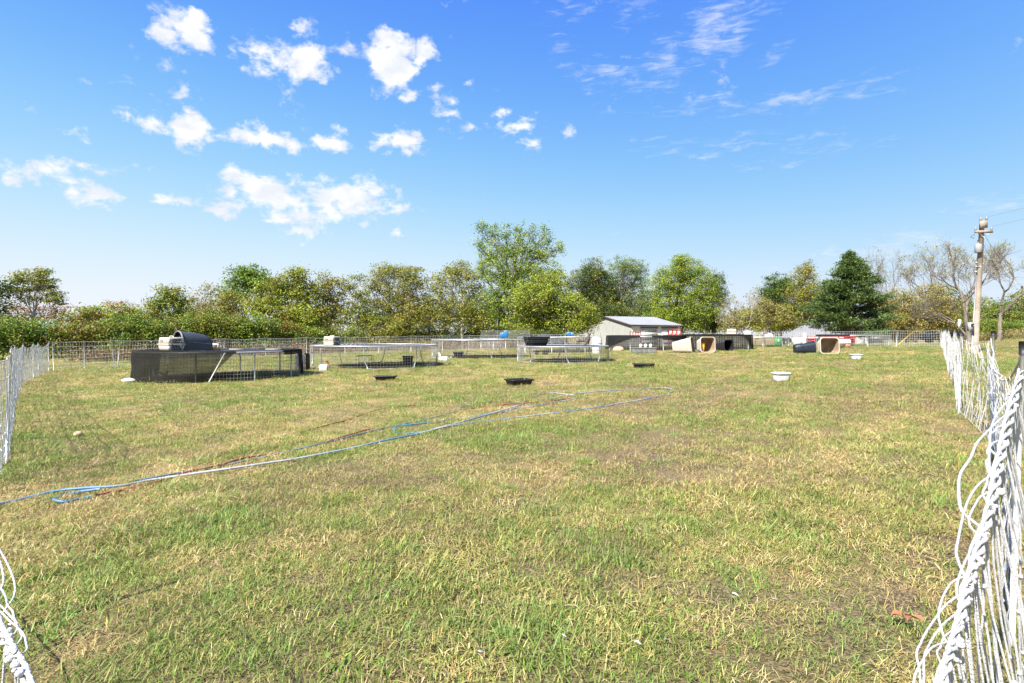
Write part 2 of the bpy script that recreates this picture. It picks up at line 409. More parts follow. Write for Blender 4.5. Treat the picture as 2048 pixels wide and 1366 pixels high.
c = gmix(gramp(sep.outputs[1], .1, 1.6), c, (.38, .28, .13))
c = gmix(gramp(sep.outputs[2], .1, 1.7), c, (.20, .145, .08))
L.new(c, b.inputs['Base Color'])
bp = N.new('ShaderNodeBump'); bp.inputs['Strength'].default_value = .8; bp.inputs['Distance'].default_value = .06; L.new(gnoise(70, 6), bp.inputs['Height']); L.new(bp.outputs[0], b.inputs['Normal'])
ground = mb.build('ground', gmat, smooth=True); ground['kind'] = 'structure'
pg_, ps_, pb_ = patch(XX.ravel(), YY.ravel())
ca = ground.data.color_attributes.new('turf', 'FLOAT_COLOR', 'POINT')
ca.data.foreach_set('color', np.stack([pg_, ps_, pb_, np.ones_like(pg_)], 1).ravel())

# ------------------------------------------------------------------ grass (uncountable: one object scattering tufts)
def tuft(kind, seed):
    r = np.random.default_rng(seed); m = MB()
    H=.66
    spec = dict(  # blades, spread, length, width, lean, palette
        green=(80, .16, (.035, .08), .0044, 1.0, [(.17, .25, .05), (.22, .28, .065), (.12, .20, .035), (.32, .30, .11)]),
        longgreen=(34, .11, (.07, .16), .0052, 1.1, [(.15, .26, .06), (.20, .30, .08), (.26, .32, .11)]),
        straw=(80, .17, (.04, .10), .0038, 1.45, [(.62, .46, .23), (.52, .37, .17), (.68, .54, .32), (.42, .30, .14)]),
        stem=(5, .14, (.06, .14), .0036, .5, [(.60, .44, .18), (.54, .38, .14), (.44, .36, .14)]),
        brown=(80, .16, (.03, .065), .0038, 1.2, [(.30, .205, .135), (.38, .27, .175), (.21, .15, .10), (.25, .21, .10)]),
        olive=(80, .16, (.03, .07), .0042, 1.2, [(.33, .30, .10), (.39, .34, .13), (.26, .26, .08), (.48, .38, .18)]),
        weed=(16, .09, (.03, .06), .02, 1.15, [(.15, .25, .05), (.19, .28, .075)]))[kind]
    n, sp, (l0, l1), wd, lean, pal = spec; l0 *= H; l1 *= H; n = int(n * 1.6); wd *= .68
    for i in range(n):
        a = r.uniform(0, 2 * math.pi); rad = sp * math.sqrt(r.random()); x0, y0 = rad * math.cos(a), rad * math.sin(a)
        az = r.uniform(0, 2 * math.pi); ln = r.uniform(l0, l1); tilt = float(np.clip(r.normal(lean, .32), .08, 1.5)); curl = r.uniform(.1, .7)
        w = wd * r.uniform(.7, 1.3); side = np.array([-math.sin(az), math.cos(az), 0]) * w * .5
        p = np.array([x0, y0, -.004]); pts = [p]; t = tilt * .72
        for k in range(2):
            t2 = min(1.7, t + (tilt * .28 + curl * .6) * (k + .3) * .7)
            p = p + ln * .5 * np.array([math.cos(az) * math.sin(t2), math.sin(az) * math.sin(t2), max(math.cos(t2), -.08)]); pts.append(p)
        ws = (.9, 1.0, .12) if kind != 'weed' else (.25, 1.0, .1)
        v = []
        for q, s in zip(pts, ws): v += [q - side * s, q + side * s]
        col = np.array(pal[r.integers(len(pal))]) * r.uniform(.68, 1.22) * np.array([.93, .96, .80])
        m.add(np.array(v), np.array([(0, 1, 3, 2), (2, 3, 5, 4)]), col)
        if kind == 'stem':
            q = pts[-1]; d = (pts[-1] - pts[-2]); d = d / np.linalg.norm(d) * .022
            m.add(np.array([q - d, q + side * 1.6, q + d, q - side * 1.6]), np.array([(0, 1, 2, 3)]), col * 1.05)
    o = m.build('tuft', M['blade']); COL.objects.unlink(o); return o
kinds = ['green', 'longgreen', 'straw', 'stem', 'brown', 'olive', 'weed']
tcol = bpy.data.collections.new('tuft_sources'); var = []
for ki, k in enumerate(kinds):
    for s in range(3):
        o = tuft(k, 100 + ki * 10 + s); o.name = 'tuft_%02d' % (ki * 3 + s); tcol.objects.link(o); var.append(o)
pts, rot, scl, idx = [], [], [], []
def scatter(y0, y1, dens, size, r):
    n = int(dens * (1.02 * (y1 ** 2 - y0 ** 2) + 4 * (y1 - y0)))
    y = np.sqrt(r.uniform(y0 ** 2, y1 ** 2, n)); x = r.uniform(-1, 1, n) * (1.02 * y + 2)
    z = gz(x, y); g_, s_, b_ = patch(x, y)
    w = np.stack([.24 + 2.4 * g_, .24 * g_ + .03, .14 + 1.3 * s_ + .30 * sstep(7, 12, y) * sstep(6, -4, x), .03 + .13 * s_ + .12 * sstep(7, 12, y), .10 + .95 * b_, .62 + 0 * g_, .12 * g_ + .02], 1)
    w /= w.sum(1, keepdims=True); cum = np.cumsum(w, 1); k = (r.random((n, 1)) > cum).sum(1).clip(0, 6)
    bare = sstep(.56, .66, fbm(x * .9 + 13, y * .75 + 77, 3)); keep = r.random(n) > .55 * bare; x, y, z, k, n = x[keep], y[keep], z[keep], k[keep], int(keep.sum())
    pts.append(np.stack([x, y, z], 1)); idx.append(k * 3 + r.integers(0, 3, n))
    rot.append(np.stack([r.normal(0, .12, n), r.normal(0, .12, n), r.uniform(0, 6.28, n)], 1))
    scl.append(size * r.uniform(.7, 1.3, n) * (.85 + .5 * fbm(x * .8, y * .8, 2)))
rr = np.random.default_rng(11)
scatter(.5, 4.5, 150, .95, rr); scatter(4.5, 9, 105, 1.02, rr); scatter(9, 18, 58, 1.2, rr); scatter(18, 32, 24, 1.45, rr); scatter(32, 46, 11, 1.8, rr)
pts, rot, scl, idx = map(np.concatenate, (pts, rot, scl, idx))
me = bpy.data.meshes.new('grass'); me.vertices.add(len(pts)); me.vertices.foreach_set('co', pts.ravel())
a = me.attributes.new('rot', 'FLOAT_VECTOR', 'POINT'); a.data.foreach_set('vector', rot.ravel())
a = me.attributes.new('scl', 'FLOAT', 'POINT'); a.data.foreach_set('value', scl)
a = me.attributes.new('idx', 'INT', 'POINT'); a.data.foreach_set('value', idx.astype(np.int32))
grass = bpy.data.objects.new('grass', me); COL.objects.link(grass); grass['kind'] = 'stuff'
tag(grass, 'patchy half-dry green and straw coloured grass covering the field', 'grass')
ng = bpy.data.node_groups.new('scatter_tufts', 'GeometryNodeTree')
ng.interface.new_socket('Geometry', in_out='INPUT', socket_type='NodeSocketGeometry'); ng.interface.new_socket('Geometry', in_out='OUTPUT', socket_type='NodeSocketGeometry')
gi = ng.nodes.new('NodeGroupInput'); go = ng.nodes.new('NodeGroupOutput'); ip = ng.nodes.new('GeometryNodeInstanceOnPoints')
ci = ng.nodes.new('GeometryNodeCollectionInfo'); ci.inputs[0].default_value = tcol; ci.inputs['Separate Children'].default_value = True; ci.inputs['Reset Children'].default_value = True
def na(name, t):
    n = ng.nodes.new('GeometryNodeInputNamedAttribute'); n.data_type = t; n.inputs[0].default_value = name; return n.outputs[0]
e2r = ng.nodes.new('FunctionNodeEulerToRotation'); ng.links.new(na('rot', 'FLOAT_VECTOR'), e2r.inputs[0])
ng.links.new(gi.outputs[0], ip.inputs['Points']); ng.links.new(ci.outputs[0], ip.inputs['Instance']); ip.inputs['Pick Instance'].default_value = True
ng.links.new(na('idx', 'INT'), ip.inputs['Instance Index']); ng.links.new(e2r.outputs[0], ip.inputs['Rotation']); ng.links.new(na('scl', 'FLOAT'), ip.inputs['Scale'])
ng.links.new(ip.outputs[0], go.inputs[0])
md = grass.modifiers.new('tufts', 'NODES'); md.node_group = ng


# ------------------------------------------------------------------ trees
PAL = dict(
    olive=[(.150, .150, .030), (.175, .165, .035), (.120, .130, .028), (.200, .165, .045)],
    ygreen=[(.205, .225, .035), (.170, .205, .035), (.240, .235, .045), (.130, .170, .030)],
    green=[(.085, .130, .028), (.105, .150, .030), (.065, .105, .022), (.130, .160, .035)],
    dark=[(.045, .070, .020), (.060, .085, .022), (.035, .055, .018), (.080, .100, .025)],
    silver=[(.130, .155, .075), (.105, .130, .060), (.160, .175, .090)],
    yellow=[(.330, .250, .040), (.260, .220, .045), (.180, .170, .040)],
    bronze=[(.190, .140, .050), (.150, .140, .040), (.230, .160, .060), (.130, .125, .035)],
    tan=[(.250, .175, .090), (.215, .165, .075), (.180, .150, .060), (.280, .190, .100)],
    red=[(.300, .070, .045), (.230, .060, .035), (.190, .150, .040), (.150, .150, .035)],
    cedar=[(.040, .066, .024), (.052, .082, .026), (.030, .050, .020), (.075, .098, .030)])
for k_ in PAL: PAL[k_] = [tuple(min(.6, v * g) for v, g in zip(c_, (1.33, 1.48, .95) if k_ not in ('cedar', 'dark') else (1.35, 1.4, 1.0))) for c_ in PAL[k_]]
def leaf_cloud(m, cen, rc, n, size, pal, r, flat=.6, up=.5, hue=None):
    o = r.normal(0, 1, (n, 3)) * np.array([rc, rc, rc * flat]) * .55
    c = cen + o
    nrm = r.normal(0, 1, (n, 3)); nrm[:, 2] = np.abs(nrm[:, 2]) + up; nrm += o / (rc + 1e-6) * .5
    nrm /= np.linalg.norm(nrm, axis=1, keepdims=True)
    t = r.normal(0, 1, (n, 3)); u = np.cross(nrm, t); u /= np.linalg.norm(u, axis=1, keepdims=True) + 1e-9; w = np.cross(nrm, u)
    s = size * r.uniform(.65, 1.35, (n, 1))
    base = np.array(hue if hue is not None else pal[r.integers(len(pal))])
    other = np.array(pal)[r.integers(len(pal), size=n)]
    col = (base[None] * .75 + other * .25) * r.uniform(.84, 1.16, (n, 1))
    m.leaves(c, u * s, w * s * .62, col)
def wobble(a, b, n, amp, r):
    a = np.array(a, float); b = np.array(b, float); L_ = np.linalg.norm(b - a)
    t = np.linspace(0, 1, n)[:, None]; p = a + (b - a) * t
    o = r.normal(0, amp * L_, (n, 3)); o[0] = 0; o[-1] = 0; p = p + o * np.sin(t * math.pi); return p
def tree(name, label, px, d, lobes, pal, seed, clump=.55, leaf=.17, fill=1.0, trunk=.16, bark='bark', cat='tree', group=None, stems=1, pal2=None, mix=.25, flat=.6, lpc=34):
    r = np.random.default_rng(seed); base = PG(px, d); T = thing(name, label, cat, base, group=group)
    tm, lm = MB(), MB(); W = []
    for (lx, ly, rx, ry) in lobes:
        c = P(lx, ly, d); W.append((np.array(c) + np.array([0, r.uniform(-.25, .25) * rx / F * d * 1.2, 0]), np.array([rx / F * d, rx / F * d * .85, ry / F * d])))
    top = max(w[0][2] + w[1][2] * .4 for w in W)
    trunks = []
    for s in range(stems):
        off = np.array([r.uniform(-.5, .5), r.uniform(-.4, .4), 0]) * (0 if stems == 1 else 1.6)
        mid = np.mean([w[0] for w in W], 0); tip = np.array([mid[0] * .7 + base.x * .3, mid[1], top * .85 + .15 * base.z]) + off * 1.5
        p = wobble(np.array(base) + off - np.array([0, 0, .15]), tip, 9, .025, r); tr = trunk * (1 if stems == 1 else .6)
        tm.tube(p, np.linspace(tr, tr * .18, 9), 7); trunks.append(p)
    for c, rad in W:
        p = trunks[r.integers(len(trunks))]; zt = base.z + (c[2] - base.z) * r.uniform(.35, .7)
        k = int(np.argmin(np.abs(p[:, 2] - zt))); lb = wobble(p[k], c, 6, .06, r); lr = trunk * .42 * (1 - .4 * k / 9)
        tm.tube(lb, np.linspace(lr, lr * .3, 6), 5)
        nl = max(4, int(fill * 3.4 * (rad[0] * rad[2] * 2 + rad[0] * rad[1]) / (clump ** 2)))
        for q in range(nl):
            v = r.normal(0, 1, 3); v /= np.linalg.norm(v); f = r.random() ** .38
            cc = c + v * rad * f * r.uniform(.86, 1.12)
            if cc[2] < base.z + .1: continue
            pp = pal2 if (pal2 and r.random() < mix) else pal
            hue = PAL[pp][r.integers(len(PAL[pp]))]
            rc = clump * r.uniform(.6, 1.25)
            leaf_cloud(lm, cc, rc, int(lpc * 1.18 * r.uniform(.6, 1.3)), leaf * .88, PAL[pp], r, flat, hue=hue)
            if r.random() < .45:
                tm.tube(wobble(lb[r.integers(2, 6)], cc, 4, .06, r), np.linspace(lr * .28, .012, 4), 4, cap=False)
    tm.build('trunk', M[bark], T, True, True); lm.build('crown', M['leaf'], T, False, True); return T
def bare_tree(name, label, px, d, hpx, spread, seed, trunk=.2, bark='bark', leafy=.2, pal='yellow', depth=6, lean=0.0, fork=.12, group=None, leaf=.14, lpc=7):
    base = PG(px, d); T = thing(name, label, 'tree', base, group=group); tm, lm = MB(), MB()
    r = np.random.default_rng(seed)
    H = (HY - hpx) / F * d + EYE - base.z
    def grow(p, dr, ln, rad, lv):
        n = 4 if lv > 2 else 6
        q = [p]; dd = dr.copy()
        for _ in range(n - 1):
            dd = dd + r.normal(0, .13, 3) + np.array([0, 0, .05]); dd /= np.linalg.norm(dd); q.append(q[-1] + dd * ln / (n - 1))
        tm.tube(q, np.linspace(rad, rad * .66, n), 6 if lv < 2 else (4 if lv < 4 else 3), cap=False)
        if lv >= depth:
            if r.random() < leafy: leaf_cloud(lm, q[-1], .22, int(r.integers(3, lpc + 3)), leaf, PAL[pal], r, .6)
            return
        nch = (3 if r.random() < .62 else (4 if r.random() < .3 else 2)) + (1 if lv >= depth - 3 and r.random() < .5 else 0)
        for c in range(nch):
            t = q[-1] if c < 2 else q[r.integers(1, n - 1)]
            sp = spread * r.uniform(.6, 1.25)
            perp = np.cross(dd, r.normal(0, 1, 3)); perp /= np.linalg.norm(perp)
            nd = dd * math.cos(sp) + perp * math.sin(sp); nd[2] += .06; nd /= np.linalg.norm(nd)
            grow(t, nd, ln * r.uniform(.62, .88), max(.006, rad * (r.uniform(.55, .68) if c < 2 else r.uniform(.35, .5))), lv + 1)
    dr = np.array([lean, 0, 1.]); dr /= np.linalg.norm(dr)
    L0 = H * (fork + .08)
    for pass_ in range(2):                       # same shape each pass, lengths fitted to the height the photo shows
        r = np.random.default_rng(seed); tm, lm = MB(), MB(); grow(np.array(base) - np.array([0, 0, .1]), dr, L0, trunk, 0)
        L0 *= H / (max(v[:, 2].max() for v in tm.v) - base.z)
    tm.build('trunk', M[bark], T, True, True)
    if lm.n: lm.build('crown', M['leaf'], T, False, True)
    return T
def cedar(label, px, d, toppx, halfpx, seed, dens=1.0):
    r = np.random.default_rng(seed); base = PG(px, d); T = thing('cedar_tree', label, 'tree', base); tm, lm = MB(), MB()
    H = (HY - toppx) / F * d + EYE - base.z; RW = halfpx / F * d
    p = wobble(np.array(base) - np.array([0, 0, .1]), np.array(base) + np.array([.1, 0, H * .97]), 8, .008, r); tm.tube(p, np.linspace(.3, .03, 8), 7)
    nb = int(150 * dens)
    for i in range(nb):
        h = ((i * .618) % 1.0) ** .85; z = .10 + .89 * round(h * 17) / 17 + r.normal(0, .008)
        prof = max(.02, 1 - np.clip((z - .10) / .89, 0, 1) ** 1.25) ** .9 * r.uniform(.62, 1.16) * (.75 + .25 * sstep(.08, .24, z)); a = r.uniform(0, 2 * math.pi)
        ln = RW * prof + .12; st = np.array([base.x, base.y, base.z + H * z * .97])
        en = st + np.array([math.cos(a) * ln, math.sin(a) * ln, ln * r.uniform(-.02, .34) + .1])
        br = wobble(st, en, 5, .03, r); tm.tube(br, np.linspace(.03, .008, 5), 3, cap=False)
        ns = int(4 + ln * 5.5)
        for k in range(ns):
            t = (.35 + .65 * r.random()) if ln > .6 else r.random()
            c = st + (en - st) * t + r.normal(0, .13, 3) * np.array([1, 1, .5]) * (1 + .22 * ln)
            n = 22; o = r.normal(0, 1, (n, 3)) * np.array([.19, .19, .10]); dirv = np.array([math.cos(a), math.sin(a), .45]) + r.normal(0, .55, (n, 3)); dirv /= np.linalg.norm(dirv, axis=1, keepdims=True)
            w = np.cross(dirv, r.normal(0, 1, (n, 3))); w /= np.linalg.norm(w, axis=1, keepdims=True)
            pal = np.array(PAL['cedar']); col = (pal[r.integers(4)] * .6 + pal[r.integers(4, size=n)] * .4) * r.uniform(.8, 1.3, (n, 1))
            lm.leaves(c + o, dirv * r.uniform(.14, .30, (n, 1)), w * .075, col)
    tm.build('trunk', M['barkd'], T, True, True); lm.build('crown', M['needle'], T, False, True); return T

# left side, behind the back netting
tree('broadleaf_tree', 'dark green leafy tree beside the airy layered tree', -12, 33, [(-14, 595, 30, 30), (6, 572, 16, 18), (-4, 635, 34, 28), (-50, 570, 40, 40)], 'dark', 21, leaf=.16, trunk=.14, fill=1.1)
tree('layered_tree', 'airy young tree with flat tiers of leaves and pale bare trunk', 68, 34, [(70, 550, 36, 12), (48, 562, 26, 10), (95, 566, 24, 10), (40, 582, 22, 9), (105, 588, 22, 9), (72, 578, 30, 10), (60, 598, 26, 8), (112, 600, 26, 9), (26, 578, 14, 8), (86, 545, 16, 8)], 'olive', 22, clump=.30, leaf=.12, fill=.6, trunk=.09, bark='barkp', flat=.4, lpc=30)
tree('sumac_tree', 'low sumac with red and brown leaves below the airy layered tree', 80, 35.5, [(60, 625, 40, 20), (110, 622, 34, 20), (30, 620, 24, 16)], 'red', 23, clump=.35, leaf=.12, fill=.4, trunk=.06, stems=3, bark='barkd', lpc=18)
tree('sumac_tree', 'yellow-green sumac turning red along its top in the hedge', 200, 37, [(165, 628, 34, 20), (215, 624, 36, 20), (250, 622, 26, 18), (190, 650, 44, 20)], 'ygreen', 24, clump=.38, leaf=.13, fill=.8, trunk=.07, stems=3, pal2='red', mix=.42)
tree('broadleaf_tree', 'small round-clumped tree standing above the left hedge shrubs', 345, 39, [(330, 595, 28, 24), (355, 590, 26, 22), (318, 620, 30, 22), (362, 618, 28, 22)], 'olive', 25, clump=.45, leaf=.15, fill=.95, trunk=.1, pal2='green', mix=.3)
tree('broadleaf_tree', 'thin pale half-bare tree next to the round-clumped tree', 405, 42, [(395, 600, 24, 24), (418, 580, 18, 20), (410, 625, 30, 22)], 'bronze', 26, clump=.42, leaf=.13, fill=.5, trunk=.08, bark='barkp')
tree('broadleaf_tree', 'blue-green maple rising behind the olive trees', 490, 52, [(490, 562, 36, 28), (515, 560, 30, 26), (470, 585, 34, 26), (535, 575, 30, 26), (495, 545, 22, 18)], 'green', 27, clump=.6, leaf=.2, fill=1.1, trunk=.17)
tree('broadleaf_tree', 'broad olive tree with the tallest crown left of the slender gap trees', 575, 42, [(580, 572, 46, 32), (540, 585, 40, 30), (615, 590, 36, 32), (565, 625, 56, 30), (610, 635, 50, 28), (520, 610, 36, 26), (590, 550, 24, 20)], 'olive', 28, clump=.5, leaf=.165, fill=1.05, trunk=.16, pal2='ygreen', mix=.3)
tree('broadleaf_tree', 'bronze-tinted tree with uneven clumps beside the broad olive tree', 665, 43, [(660, 565, 28, 20), (640, 590, 26, 22), (672, 600, 22, 24), (650, 635, 36, 26)], 'bronze', 29, clump=.46, leaf=.155, fill=.9, trunk=.12, pal2='olive', mix=.5)
tree('broadleaf_tree', 'slender tree with sky showing between its few clumps', 712, 43, [(700, 572, 18, 16), (722, 590, 20, 18), (705, 620, 22, 18), (730, 640, 24, 18), (712, 555, 12, 10)], 'olive', 30, clump=.4, leaf=.15, fill=.7, trunk=.07, bark='bark')
tree('locust_tree', 'wide flat-topped locust with fine airy leaves', 790, 44, [(780, 545, 52, 18), (830, 555, 36, 20), (750, 570, 32, 18), (810, 585, 50, 24), (770, 610, 40, 24), (835, 620, 44, 28), (800, 650, 50, 20)], 'olive', 31, clump=.42, leaf=.13, fill=.85, trunk=.12, stems=3, pal2='bronze', mix=.35)
tree('broadleaf_tree', 'bronze-topped tree with a thin pale trunk and yellow leaves', 925, 44, [(920, 545, 30, 26), (890, 560, 32, 26), (945, 575, 28, 28), (880, 605, 36, 32), (930, 620, 40, 30), (960, 650, 30, 20)], 'olive', 32, clump=.44, leaf=.14, fill=.85, trunk=.11, bark='barkp', pal2='yellow', mix=.16)
tree('maple_tree', 'tallest bright green maple with open feathery top', 1030, 55, [(962, 462, 11, 22), (985, 470, 16, 26), (1012, 466, 12, 24), (1040, 468, 16, 26), (1066, 470, 11, 20), (1090, 472, 15, 26), (1116, 492, 12, 18), (956, 490, 13, 14), (1030, 502, 40, 22), (985, 508, 30, 22), (1080, 506, 32, 22), (1010, 545, 56, 32), (1078, 548, 50, 34), (965, 545, 22, 24), (1040, 595, 72, 36), (985, 600, 40, 30)], 'ygreen', 33, clump=.44, leaf=.16, fill=.62, trunk=.26, pal2='green', mix=.45, flat=.75, lpc=30)
tree('broadleaf_tree', 'full yellow-green tree sweeping low in front of the tallest maple', 1085, 49, [(1060, 600, 56, 36), (1110, 605, 48, 36), (1150, 620, 40, 34), (1050, 645, 50, 24), (1120, 648, 60, 20), (1175, 645, 28, 20), (1095, 570, 46, 32)], 'ygreen', 34, clump=.5, leaf=.165, fill=1.1, trunk=.2, pal2='olive', mix=.4)
tree('broadleaf_tree', 'dark pointed evergreen-looking tree right of the tallest maple', 1185, 82, [(1185, 545, 26, 30), (1165, 570, 34, 36), (1200, 575, 34, 40), (1180, 615, 50, 40), (1215, 625, 40, 30)], 'dark', 35, clump=.6, leaf=.19, fill=1.15, trunk=.2, pal2='olive', mix=.25)
tree('willow_tree', 'silvery grey-green willow with open top behind the white shed', 1240, 84, [(1245, 540, 36, 30), (1275, 555, 24, 34), (1225, 575, 40, 36), (1265, 600, 34, 36), (1235, 625, 44, 28)], 'silver', 36, clump=.55, leaf=.17, fill=.85, trunk=.2, pal2='green', mix=.3)
tree('broadleaf_tree', 'bright yellow-green tree right of the white shed', 1365, 80, [(1370, 540, 40, 30), (1335, 565, 40, 34), (1400, 570, 36, 34), (1350, 610, 52, 38), (1395, 615, 44, 38), (1325, 640, 40, 24), (1380, 645, 44, 22), (1360, 525, 22, 16)], 'ygreen', 37, clump=.58, leaf=.18, fill=1.1, trunk=.22, pal2='green', mix=.25)
tree('broadleaf_tree', 'dark green tree tucked behind the bright yellow-green tree', 1425, 86, [(1430, 570, 22, 24), (1425, 600, 28, 30), (1415, 640, 38, 26), (1435, 650, 20, 20)], 'dark', 38, clump=.6, leaf=.2, fill=1.2, trunk=.2)
tree('broadleaf_tree', 'olive background tree showing between the shed and the yellow-green tree', 1300, 92, [(1295, 600, 30, 30), (1310, 630, 40, 26), (1280, 640, 40, 22)], 'green', 39, clump=.65, leaf=.22, fill=1.0, trunk=.2, pal2='olive', mix=.5)
bare_tree('bare_tree', 'brown leafless tree with fine twigs behind the pens', 1488, 58, 572, .48, 40, trunk=0.115, bark='barkp', leafy=.12, pal='olive', depth=6)
bare_tree('bare_tree', 'half-bare bushy tree with olive twigs beside the brown leafless tree', 1530, 60, 590, .62, 41, trunk=0.101, bark='barkp', leafy=.75, pal='bronze', depth=6, lpc=12)
tree('broadleaf_tree', 'rounded dark green tree behind the pale roofed house', 1560, 84, [(1560, 570, 30, 26), (1545, 590, 30, 24), (1580, 585, 30, 28)], 'dark', 42, clump=.65, leaf=.22, fill=1.1, trunk=.2, pal2='green', mix=.4)
tree('broadleaf_tree', 'brownish tree with pale trunk left of the big cedar', 1610, 80, [(1610, 555, 26, 30), (1600, 590, 36, 32), (1625, 600, 30, 34), (1590, 630, 44, 28), (1615, 535, 12, 14)], 'bronze', 43, clump=.6, leaf=.2, fill=.85, trunk=.2, bark='barkp', pal2='olive', mix=.5)
tree('broadleaf_tree', 'low bright green tree touching the pale roof', 1580, 84, [(1590, 625, 36, 20), (1560, 640, 40, 22), (1620, 640, 36, 22)], 'ygreen', 44, clump=.55, leaf=.19, fill=1.0, trunk=.15)
for i, (px, d, lob, pa, p2, lb) in enumerate([
    (275, 46, [(265, 640, 40, 22), (300, 632, 34, 26)], 'green', 'olive', 'young green tree filling the hedge left of the round-clumped tree'),
    (440, 46, [(430, 612, 34, 30), (465, 606, 30, 30), (445, 640, 50, 24)], 'bronze', 'olive', 'brown-olive young tree below the thin half-bare tree'),
    (395, 48, [(385, 640, 44, 24), (372, 620, 22, 20)], 'olive', 'green', 'young olive tree behind the left hedge shrubs'),
    (640, 50, [(625, 640, 40, 26), (670, 630, 36, 28)], 'olive', 'dark', 'young dark-hollowed tree behind the bronze-tinted tree'),
    (742, 52, [(740, 618, 24, 24), (760, 640, 36, 24), (735, 650, 30, 18)], 'olive', 'green', 'young tree filling below the slender gap tree'),
    (835, 52, [(830, 630, 46, 32), (870, 625, 36, 32), (800, 640, 36, 26)], 'olive', 'bronze', 'young tree filling below the flat-topped locust'),
    (935, 54, [(915, 630, 44, 34), (965, 625, 44, 36), (990, 645, 36, 22)], 'green', 'olive', 'young green tree behind the thin pale trunk'),
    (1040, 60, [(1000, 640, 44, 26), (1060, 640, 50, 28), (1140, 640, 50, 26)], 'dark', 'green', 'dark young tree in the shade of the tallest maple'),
    (1255, 98, [(1250, 630, 40, 34), (1215, 620, 30, 36)], 'dark', 'green', 'dark tree rising directly behind the shed roof'),
    (1500, 68, [(1485, 640, 34, 26), (1520, 630, 34, 32), (1465, 650, 24, 18)], 'bronze', 'olive', 'brownish bushy tree below the brown leafless tree'),
    (1555, 86, [(1550, 625, 32, 30), (1575, 645, 40, 22), (1530, 650, 30, 18)], 'olive', 'tan', 'olive bushy tree left of the pale roof'),
    (1655, 88, [(1650, 610, 34, 36), (1670, 640, 40, 26)], 'olive', 'bronze', 'olive tree behind the left side of the big cedar'),
    (1770, 72, [(1770, 620, 30, 34), (1790, 645, 34, 24)], 'bronze', 'olive', 'bronze tree between the big cedar and the tan-leaved tree')]):
    tree('broadleaf_tree', lb, px, d, lob, pa, 500 + i, clump=.46 * d / 48, leaf=.155 * d / 48, fill=.85, trunk=.09, stems=2, pal2=p2, mix=.4)
cedar('tall dark green cedar standing in front of the pale roofed house', 1702, 50, 503, 90, 45, 1.1)
tree('broadleaf_tree', 'tan-leaved bushy tree right of the big cedar', 1830, 54, [(1800, 610, 46, 34), (1850, 600, 50, 34), (1890, 625, 36, 32), (1820, 645, 56, 26), (1870, 650, 46, 20), (1785, 640, 30, 24)], 'tan', 46, clump=.48, leaf=.15, fill=.75, trunk=.14, stems=3, pal2='bronze', mix=.45)
bare_tree('bare_tree', 'sparse tree with yellow leaf tufts above the tan-leaved tree', 1795, 58, 492, .46, 47, trunk=0.122, bark='bark', leafy=.22, pal='bronze', depth=6, leaf=.12)
bare_tree('bare_tree', 'spreading half-bare walnut left of the leaning utility pole', 1865, 56, 482, .52, 48, trunk=0.144, bark='bark', leafy=.22, pal='bronze', depth=6, leaf=.12)
bare_tree('bare_tree', 'wide dark-limbed walnut behind the leaning utility pole', 1938, 42, 470, .50, 49, trunk=0.187, bark='bark', leafy=.10, pal='yellow', depth=7, leaf=.10, lean=.10, fork=.06)
bare_tree('bare_tree', 'low forking walnut right of the leaning utility pole', 1996, 43, 478, .55, 50, trunk=0.173, bark='bark', leafy=.08, pal='olive', depth=7, leaf=.10, lean=.28, fork=.05)
tree('broadleaf_tree', 'green tree filling in behind the forking walnuts', 1990, 66, [(1960, 620, 40, 30), (2010, 625, 40, 30), (2050, 610, 40, 34), (1930, 635, 36, 24), (1990, 650, 60, 18)], 'green', 51, clump=.55, leaf=.18, fill=.9, trunk=.16, pal2='olive', mix=.4)
tree('broadleaf_tree', 'dark green tree behind the tan-leaved tree near the pole', 1905, 70, [(1890, 600, 40, 30), (1915, 640, 44, 26), (1860, 640, 50, 22)], 'dark', 52, clump=.6, leaf=.2, fill=.7, trunk=.16, pal2='olive', mix=.4)

def shrub(px, d, rx, top, pal, seed, label, group, pal2=None, mix=.25, bot=None, fill=1.0):
    h = HY - top; b = bot or 694
    mid = (top + b) / 2
    tree('shrub', label, px, d, [(px, (top + mid) / 2 + 4, rx * .8, (mid - top) / 2 + 3), (px - rx * .5, mid + 4, rx * .62, (b - top) * .34), (px + rx * .5, mid + 2, rx * .62, (b - top) * .36), (px, b - 10, rx * .9, 11)], pal, seed, clump=.36, leaf=.12, fill=fill, trunk=.045, stems=4, bark='barkd', cat='shrub', group=group, pal2=pal2, mix=mix, lpc=30)
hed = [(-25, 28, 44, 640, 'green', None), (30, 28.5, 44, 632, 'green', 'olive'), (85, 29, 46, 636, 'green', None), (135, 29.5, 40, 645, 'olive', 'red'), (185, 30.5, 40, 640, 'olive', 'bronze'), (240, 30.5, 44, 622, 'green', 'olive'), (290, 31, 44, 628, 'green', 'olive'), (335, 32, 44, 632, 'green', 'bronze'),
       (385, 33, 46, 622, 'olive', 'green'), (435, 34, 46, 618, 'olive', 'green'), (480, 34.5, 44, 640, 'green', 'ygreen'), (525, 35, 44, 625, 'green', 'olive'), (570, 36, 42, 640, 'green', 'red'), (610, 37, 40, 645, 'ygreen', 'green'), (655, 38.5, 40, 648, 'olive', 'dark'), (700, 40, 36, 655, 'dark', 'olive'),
       (750, 42, 36, 655, 'olive', 'bronze'), (800, 43, 38, 650, 'olive', 'ygreen'), (850, 43.5, 38, 650, 'olive', 'bronze'), (900, 43.8, 36, 652, 'dark', 'bronze'), (950, 44, 36, 652, 'green', 'olive'), (1000, 44.5, 36, 655, 'dark', 'green'), (1050, 45, 36, 655, 'dark', 'olive'), (1100, 46, 36, 655, 'dark', 'olive')]
